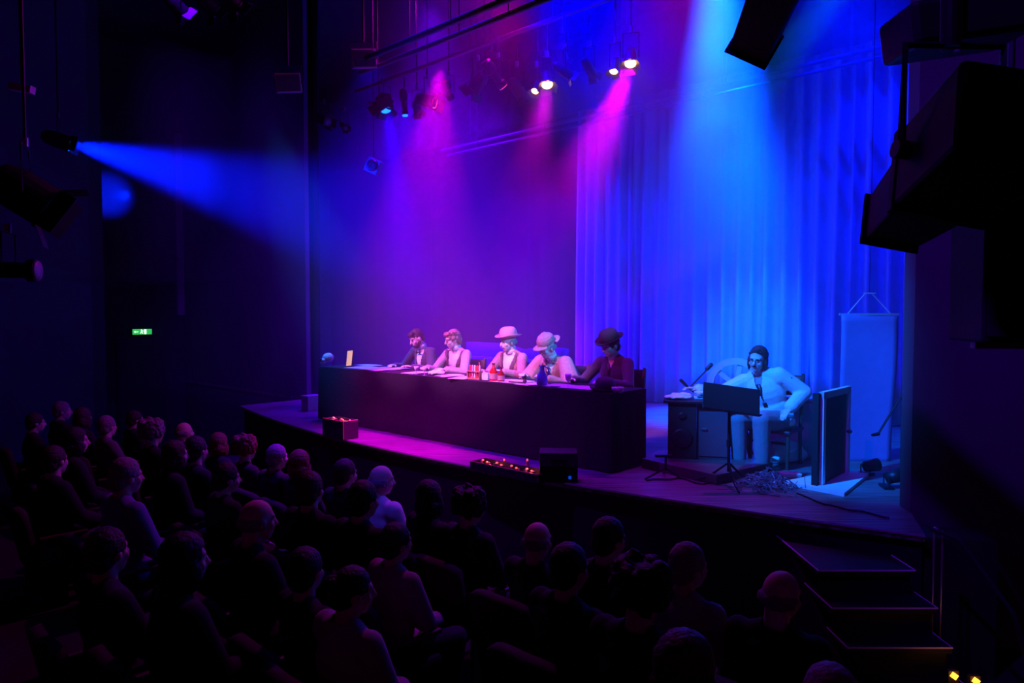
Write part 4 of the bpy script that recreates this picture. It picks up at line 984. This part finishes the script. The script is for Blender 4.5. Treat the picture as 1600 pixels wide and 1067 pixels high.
fx(893, 120, 6.75, on_left(893, 120, 6.75) + V((.9, .1, -.6)), LRD, 'unlit lantern with reddish rim between the two warm pairs', r=.06, pipe_z=z3)
fx(927, 118, 6.9, on_left(927, 118, 6.9) + V((.5, .6, -.5)), LBL, 'lantern with thin blue gleam between the two warm pairs', r=.055, pipe_z=z3)
fx(815, 148, 7.0, on_left(815, 148, 7.0) + V((.6, .5, -.6)), LOFF, 'dark lantern left of the middle warm pair', r=.08, pipe_z=z3)
fx(786, 135, 6.7, on_left(786, 135, 6.7) + V((.7, .5, -.8)), LRD, 'long profile lantern slanting down left of the middle', kind='profile', r=.07, pipe_z=z3)
fx(740, 140, 6.7, on_left(740, 140, 6.7) + V((-.7, .5, -.8)), LOFF, 'dark lantern with round hood near the middle of the bar', r=.1, pipe_z=z3)
fx(679, 160, 6.8, on_left(679, 160, 6.8) + V((.9, -.2, -.25)), LRD, 'round-bodied lantern lit blue on its side, right of the slim upright one', r=.1, L=.3, pipe_z=z3)
fx(633, 180, 6.8, on_left(633, 180, 6.8) + V((.1, -.05, -1)), LBL, 'slim upright lantern pointing straight down with blue lens', kind='profile', r=.05, L=.26, pipe_z=z3)
fx(603, 172, 6.75, on_left(603, 172, 6.75) + V((.2, -.2, -.9)), LBL, 'lantern throwing the blue beam at the left end of the bar', kind='fresnel', r=.09, L=.24, pipe_z=z3)
fx(588, 168, 6.5, on_left(588, 168, 6.5) + V((-.6, -.3, -.5)), LOFF, 'dark lantern at the extreme left end of the bar', kind='fresnel', r=.08, pipe_z=z3)
fx(512, 190, 6.7, on_left(512, 190, 6.7) + V((.8, -.6, -.4)), LOFF, 'faint violet lantern left of the lighting bar', r=.08, kind='fresnel')
fx(540, 200, 6.9, on_left(540, 200, 6.9) + V((.5, -.8, -.5)), LOFF, 'small faint lantern below the left end of the bar', r=.05)
for k, (px, py) in enumerate(((568, 92), (450, 130))):
    pos = on_left(px, py, 5.1 - .7 * k); t = thing('square_floodlight', ['square grey floodlight hanging at the left end of the front bars', 'square grey floodlight left of the front bars'][k], 'stage light', pos)
    Mq = rotm(z=20, x=15, y=-8); MB().box((0, 0, 0), (.3, .12, .22), Mq).build('body', GREYPAINT, t, bevel=.01); MB().box(Mq @ V((0, -.065, 0)), (.26, .012, .18), Mq).build('glass_front', LOFF, t)
    MB().tube([V((-.16, 0, 0)), V((-.16, 0, .2)), V((.16, 0, .2)), V((.16, 0, 0))], .008, 6).build('yoke', BLKMET, t); MB().cone((0, 0, .2), (0, 0, 8.24 - pos.z), .012).build('drop_arm', BLKMET, t)
pos = on_left(584, 260, 7.2); t = thing('square_speaker', 'small square speaker with round cone hanging below the left of the rig', 'speaker', pos)
Mq = rotm(z=-10, y=25); MB().box((0, 0, 0), (.24, .16, .24), Mq).build('cabinet', mat('violet_grey_panel', (.22, .2, .26), .6), t, bevel=.01)
MB().lathe([(.085, .0), (.1, .012), (.08, .02), (.02, .008)], 20, Mq @ rotm(x=90), Mq @ V((0, -.08, 0))).build('speaker_cone', BLKMET, t, smooth=True); MB().cone((0, 0, .12), (0, 0, 8.24 - pos.z), .008).build('hanger', BLKMET, t)
# random unlit ones along the upper bars
random.seed(5)
for k, (px, b, z_, lb) in enumerate(((655, 7.2, z3 - .1, 'first from the left'), (705, 7.3, z3, 'second from the left'), (770, 7.1, z3 + .05, 'third from the left'), (880, 7.2, z3, 'fourth from the left'))):
    a = at_row(px, b); pos = W(a, b, z_ - .3); fixture('small unlit black lantern behind the row of lit lanterns, ' + lb, pos, pos + V((random.uniform(-.5, .5), .8, -.7)), LOFF, r=.065, L=.2, kind=('par', 'profile', 'fresnel', 'par')[k], pipe_z=8.2)
for k, (px, py) in enumerate(((285, 20), (333, 18), (368, 12))):
    pos = on_left(px, py, 3.6); fixture('faint dark lantern near the ceiling at the upper left, %s of three' % ('left', 'middle', 'right')[k], pos, pos + V((.5, .6, -.6)), LOFF, r=.09, pipe_z=8.2, group='lanterns near the ceiling')
# left house-side lanterns
fixture('lantern throwing the blue beam across the hall, on the far left', left_lamp, left_lamp + V((.85, .42, -.26)), lens_mat('cyan', (0, .2, 1), 3), r=.11, L=.34, pipe_z=8.2, group=None)
pos = aty(75, 325, 5.6); fixture('big dark lantern silhouette at the left edge, upper one', pos, pos + V((.6, .3, -.45)), LOFF, r=.17, L=.42, pipe_z=8.2, group=None)
pos = aty(58, 423, 5.6); fixture('dark horizontal lantern at the left edge, lower one', pos, pos + V((1, .2, -.02)), mat('violet_glint_lens', (.3, .25, .4), .3), r=.09, L=.5, kind='profile', pipe_z=None, group=None)
pos = aty(34, 138, 7); t = thing('junction_box', 'small pale rectangular box high on the left', 'box', pos); MB().box((0, 0, 0), (.22, .08, .07), rotm(y=10)).build('body', GREYPAINT, t); MB().cone((0, 0, 0), (0, 0, 8.24 - pos.z), .01).build('hanger', BLKMET, t)
# ------------------------------------------------------------------ big lanterns close to the camera, top right
def big_lantern(label, front, back, r0, r1, roll, name='profile_spotlight', arms=True, hexa=False):
    front, back = V(front), V(back); d = (front - back); L = d.length; dn = d.normalized()
    M = dn.to_track_quat('Z', 'Y').to_matrix() @ Matrix.Rotation(R(roll), 3, 'Z')
    t = thing(name, label, 'stage light', back); 
    def bx_(s0, s1, h0, h1, nm, m, bev=.01):
        vs = [M @ V((x * h, y * h, z)) for z, h in ((s0, h0), (s1, h1)) for x, y in ((-1, -1), (1, -1), (1, 1), (-1, 1))]
        return MB().add(vs, [(3, 2, 1, 0), (4, 5, 6, 7), (0, 1, 5, 4), (1, 2, 6, 5), (2, 3, 7, 6), (3, 0, 4, 7)]).build(nm, m, t, bevel=bev)
    BM = mat('black_lamp_body', (.006, .005, .006), .6, spec=.2)
    bx_(-.12, L * .45, r1, r1, 'lamp_housing', BM, .02); bx_(L * .45, L - .012, r1 * .8, r0 * .93, 'lens_tube', BM); bx_(L - .012, L, r0 * 1.06, r0 * 1.06, 'gel_frame', BM, .003)
    bx_(L * .40, L * .46, r1 * 1.03, r1 * 1.03, 'housing_rim', BM, .004)
    for k in (-1, 0, 1): MB().ell(M @ V((k * .04, -r0 * .6, L + .003)), .004).build('screw', STEEL, t)
    return t, M, L
fr_ = aty(1391, 350, 2.7)
dirn = V((.043, .95, -.31)).normalized()
bl_, M_, L2 = big_lantern('huge dark spotlight on a yoke close by at the upper right, pointing down left', fr_, fr_ - dirn * .62, .1, .15, 12)
yk = aty(1490, 200, 2.3)
def yl(px, py, Y=2.3): return aty(px, py, Y) - bl_.location
MB().tube([yl(1408, 240), yl(1415, 70), yl(1568, 72), yl(1566, 190)], .015, 4).build('yoke', BLKMET, bl_)
MB().cone(yl(1485, 75), yl(1487, -60), .03).build('clamp', BLKMET, bl_)
MB().cone(yl(1398, 232), yl(1440, 238), .03).build('tilt_knob', BLKMET, bl_)
fr2 = aty(1178, 70, 3.6)
big_lantern('dark boxy spotlight hanging from the top edge in front of the blue beam', fr2, fr2 - V((.043, .95, -.31)).normalized() * 1.1, .105, .135, 30)
wr = bl_
# rig lump above the big lantern
u = aty(1520, 25, 2.6); t = thing('motor_unit', 'dark rigging motor at the very top right, above the big spotlight', 'rigging', u)
MB().box((0, .1, 0), (.45, .25, .16), rotm(y=-8)).build('body', BLKMET, t, bevel=.02); 
for k in (-.12, -.07): MB().cone((k, -.03, .12), (k, -.03, -.14), .012).build('spindle', DKST, t)
MB().cone((0, .1, .05), (0, .1, 8.2 - u.z), .02).build('drop_arm', BLKMET, t)
# hanging speaker at the right edge
h0 = aty(1546, 288, 3.3); h1 = aty(1536, 535, 3.3)
t = thing('loudspeaker', 'tall dark loudspeaker cabinet hanging at the right edge', 'speaker', (h0.x + .17, 3.45, h1.z), R(-8))
MB().box((.02, 0, (h0.z - h1.z) / 2), (.36, .34, h0.z - h1.z)).build('cabinet', BLACK, t, bevel=.01)
MB().box((.02, -.176, (h0.z - h1.z) / 2), (.32, .012, (h0.z - h1.z) * .92)).build('grille', mat('speaker_grille', (.03, .022, .028), .8, scale=90), t)
MB().box((.02, -.02, -.02), (.3, .05, .03)).build('bracket', DKST, t); MB().box((.02, 0, h0.z - h1.z + .03), (.3, .05, .05)).build('bracket', DKST, t)
MB().cone((.02, 0, h0.z - h1.z), (.02, 0, 8.2 - h1.z), .015).build('hanger_pole', BLKMET, t)

# ------------------------------------------------------------------ audience
random.seed(21)
POSES = []
def aud_pose(head, lean): return Fig(lean=lean, head=head, hands=[(-.06, -.3, .6), (.06, -.3, .6)], fine=False, seat=.43, knees=[V((-.13, -.42, .47)), V((.13, -.42, .47))])
CLO = {'dark': mat('dark_wool_knit', (.018, .015, .02), .9), 'white': mat('white_shirt_cloth', (.75, .75, .78), .8), 'lilac': mat('pale_lilac_cotton', (.4, .34, .42), .85), 'blue': mat('blue_shirt_cloth', (.15, .2, .5), .85), 'grey': mat('grey_cardigan', (.15, .14, .16), .9)}
cache = {}
for i, (hd, ln) in enumerate((((4, 0, 0), 0), ((2, 2, 22), -3), ((4, -3, -20), 2), ((0, 0, 8), 5))):
    f = aud_pose(hd, ln); f.bm = f.body('audience_body'); f.top = f.jacket('sweater', CLO['dark'], g=.02, vneck=None, stop=.02); f.tr = f.trousers('trousers', DKTR); f.sh_ = f.shoes('shoes', SHOE); POSES.append(f)
def coat(i, key):
    k = (i, key)
    if k not in cache:
        m_ = POSES[i].top.copy(); m_.materials.clear(); m_.materials.append(CLO[key]); cache[k] = m_
    return cache[k]
HAIRM = {'brown': BROWNH, 'grey': GREYH, 'red': REDH, 'black': BLKH, 'fair': FAIRH}
def hairm(kind, col):
    k = (kind, col)
    if k not in cache: cache[k] = hair(kind, HAIRM[col], .01)
    return cache[k]
seat_parts = None
def seat(label, loc, rz):
    global seat_parts
    t = thing('theatre_seat', label, 'seat', loc, rz, 'rows of theatre seats')
    if seat_parts is None:
        def bk(u, v): x = (u - .5) * .46; return V((x, .2 + .1 * v + .03 * math.cos(x * 6), .36 + .5 * v - .03 * (abs(u - .5) * 2) ** 4 * v))
        parts = [('seat', MB().box((0, -.0, .385), (.44, .42, .09)), SEATM, dict(bevel=.03)), ('backrest', MB().sheet(bk, 10, 6), SEATM, dict(solid=.07, smooth=True))]
        for k in (-1, 1): parts += [('armrest', MB().box((k * .245, .02, .6), (.04, .36, .03)), WOODD, dict(bevel=.01)), ('side_stanchion', MB().box((k * .245, .1, .3), (.03, .2, .6)), BLKMET, {})]
        seat_parts = [mb.build(n_, m_, t, **kw) for n_, mb, m_, kw in parts]
    else:
        for q in seat_parts:
            c_ = q.copy(); C.objects.link(c_); c_.parent = t
    return t
AUD = [  # px, py (top of head), row, pose, hair style, hair colour, clothes, description
 (48, 650, 2.35, 0, 'short', 'brown', 'dark', 'faintly lit head nearest the left edge of the back group'),
 (88, 628, 2.75, 2, 'short', 'grey', 'dark', 'farthest head at the left, highest of the audience'),
 (128, 636, 2.75, 1, 'bob', 'brown', 'dark', 'dim head just right of the highest audience head'),
 (166, 650, 2.8, 1, 'short', 'grey', 'grey', 'violet-lit profile with grey hair in the left group'),
 (108, 668, 2.0, 0, 'bob', 'black', 'dark', 'dark silhouette in front of the left group'),
 (83, 697, 1.75, 1, 'short', 'brown', 'dark', 'low dim head near the left edge'),
 (186, 715, 1.75, 0, 'short', 'grey', 'blue', 'low dark head with bluish collar, below the big grey head'),
 (238, 657, 2.8, 1, 'curly', 'grey', 'dark', 'large violet-lit grey curly head'),
 (205, 658, 3.35, 0, 'short', 'brown', 'dark', 'head half hidden left of the grey curly head'),
 (281, 665, 3.35, 0, 'fringe', 'grey', 'dark', 'partly bald head catching red light, right of the curly head'),
 (256, 690, 2.45, 3, 'bob', 'brown', 'dark', 'dark figure in front of the grey curly head'),
 (306, 682, 2.75, 1, 'short', 'black', 'dark', 'dark head between two lit profiles'),
 (341, 683, 3.35, 1, 'bob', 'red', 'dark', 'reddish-lit woman in profile'),
 (384, 686, 3.35, 1, 'curly', 'red', 'dark', 'woman with frizzy red-lit hair and bright face'),
 (427, 702, 3.35, 0, 'short', 'grey', 'dark', 'broad blue-grey head seen from behind'),
 (468, 706, 3.35, 1, 'bob', 'red', 'dark', 'auburn head glowing red at the edge'),
 (345, 724, 2.5, 0, 'short', 'black', 'dark', 'dark round head in front of the reddish women'),
 (390, 780, 1.95, 0, 'fringe', 'grey', 'dark', 'grey balding head lower in the crowd'),
 (485, 737, 2.65, 1, 'short', 'brown', 'dark', 'dark man in profile in front of the auburn head'),
 (534, 722, 3.35, 0, 'short', 'brown', 'dark', 'brown cropped head left of the white shirt'),
 (586, 727, 3.3, 2, 'fringe', 'grey', 'white', 'bald man in bright white shirt'),
 (552, 755, 2.65, 3, 'short', 'black', 'dark', 'dark silhouette just below the cropped brown head'),
 (672, 750, 3.3, 1, 'bob', 'black', 'dark', 'dark woman with pointed hair in front of the stage centre'),
 (731, 770, 3.35, 0, 'curly', 'black', 'dark', 'dark bushy head right of centre'),
 (836, 828, 3.2, 0, 'fringe', 'grey', 'dark', 'balding head with violet crown, below the equipment box'),
 (886, 852, 2.75, 0, 'short', 'black', 'dark', 'dark head just right of the balding violet crown'),
 (946, 812, 3.35, 2, 'short', 'black', 'dark', 'barely visible head closest to the stage front'),
 (1003, 882, 2.55, 0, 'curly', 'black', 'dark', 'dark rounded head left of the grey one'),
 (1070, 853, 3.3, 2, 'short', 'grey', 'lilac', 'grey head with pale collar, right of centre'),
 (1219, 893, 3.2, 2, 'fringe', 'grey', 'dark', 'grey head nearest the stage steps'),
 (1068, 990, 2.0, 0, 'bob', 'brown', 'dark', 'large dim head at the bottom right of centre'),
 (1307, 1045, 2.45, 0, 'short', 'grey', 'lilac', 'head just showing at the bottom edge below the steps'),
 (478, 860, 1.95, 1, 'short', 'black', 'dark', 'dark head with faint violet rim, lower centre left'),
 (534, 890, 1.9, 2, 'bun', 'black', 'lilac', 'tied-up hair and pale sleeve, lower centre'),
 (612, 845, 2.6, 0, 'short', 'black', 'lilac', 'dark head above a pale lilac shirt, lower centre'),
 (165, 825, 1.25, 1, 'short', 'brown', 'dark', 'dim figure low in the left crowd'),
 (271, 835, 1.35, 0, 'bob', 'black', 'dark', 'very dark figure low in the left crowd, right of another'),
]
for (px, py, b, pi_, hk, hc, ck, lb) in AUD:
    f = POSES[pi_]; a = at_row(px, b); base = W(a, b, 0); topz = aty(px, py, base.y).z
    H0 = f.hc.z + .125; dzz = max(-.12, min(.17, topz - H0)); s_ = 1.0 + max(-.06, min(.05, dzz * .4)); zoff = topz - H0 * s_
    zoff = max(-.0, min(.12, zoff))
    # raked rows: the seat rises a little towards the back of the house
    t = link('person', f.bm, None, label='audience member, ' + lb, cat='person', group='seated audience', loc=(base.x, base.y, zoff), rz=FACE_STAGE + R(random.uniform(-8, 8)))
    t.scale = (s_, s_, s_)
    link('sweater', coat(pi_, ck), t); link('trousers', f.tr, t); link('shoes', f.sh_, t)
    h = link('hair', hairm(hk, hc), t); h.matrix_local = f.hframe()
    seat('theatre seat of the ' + lb, (base.x, base.y, zoff), FACE_STAGE)
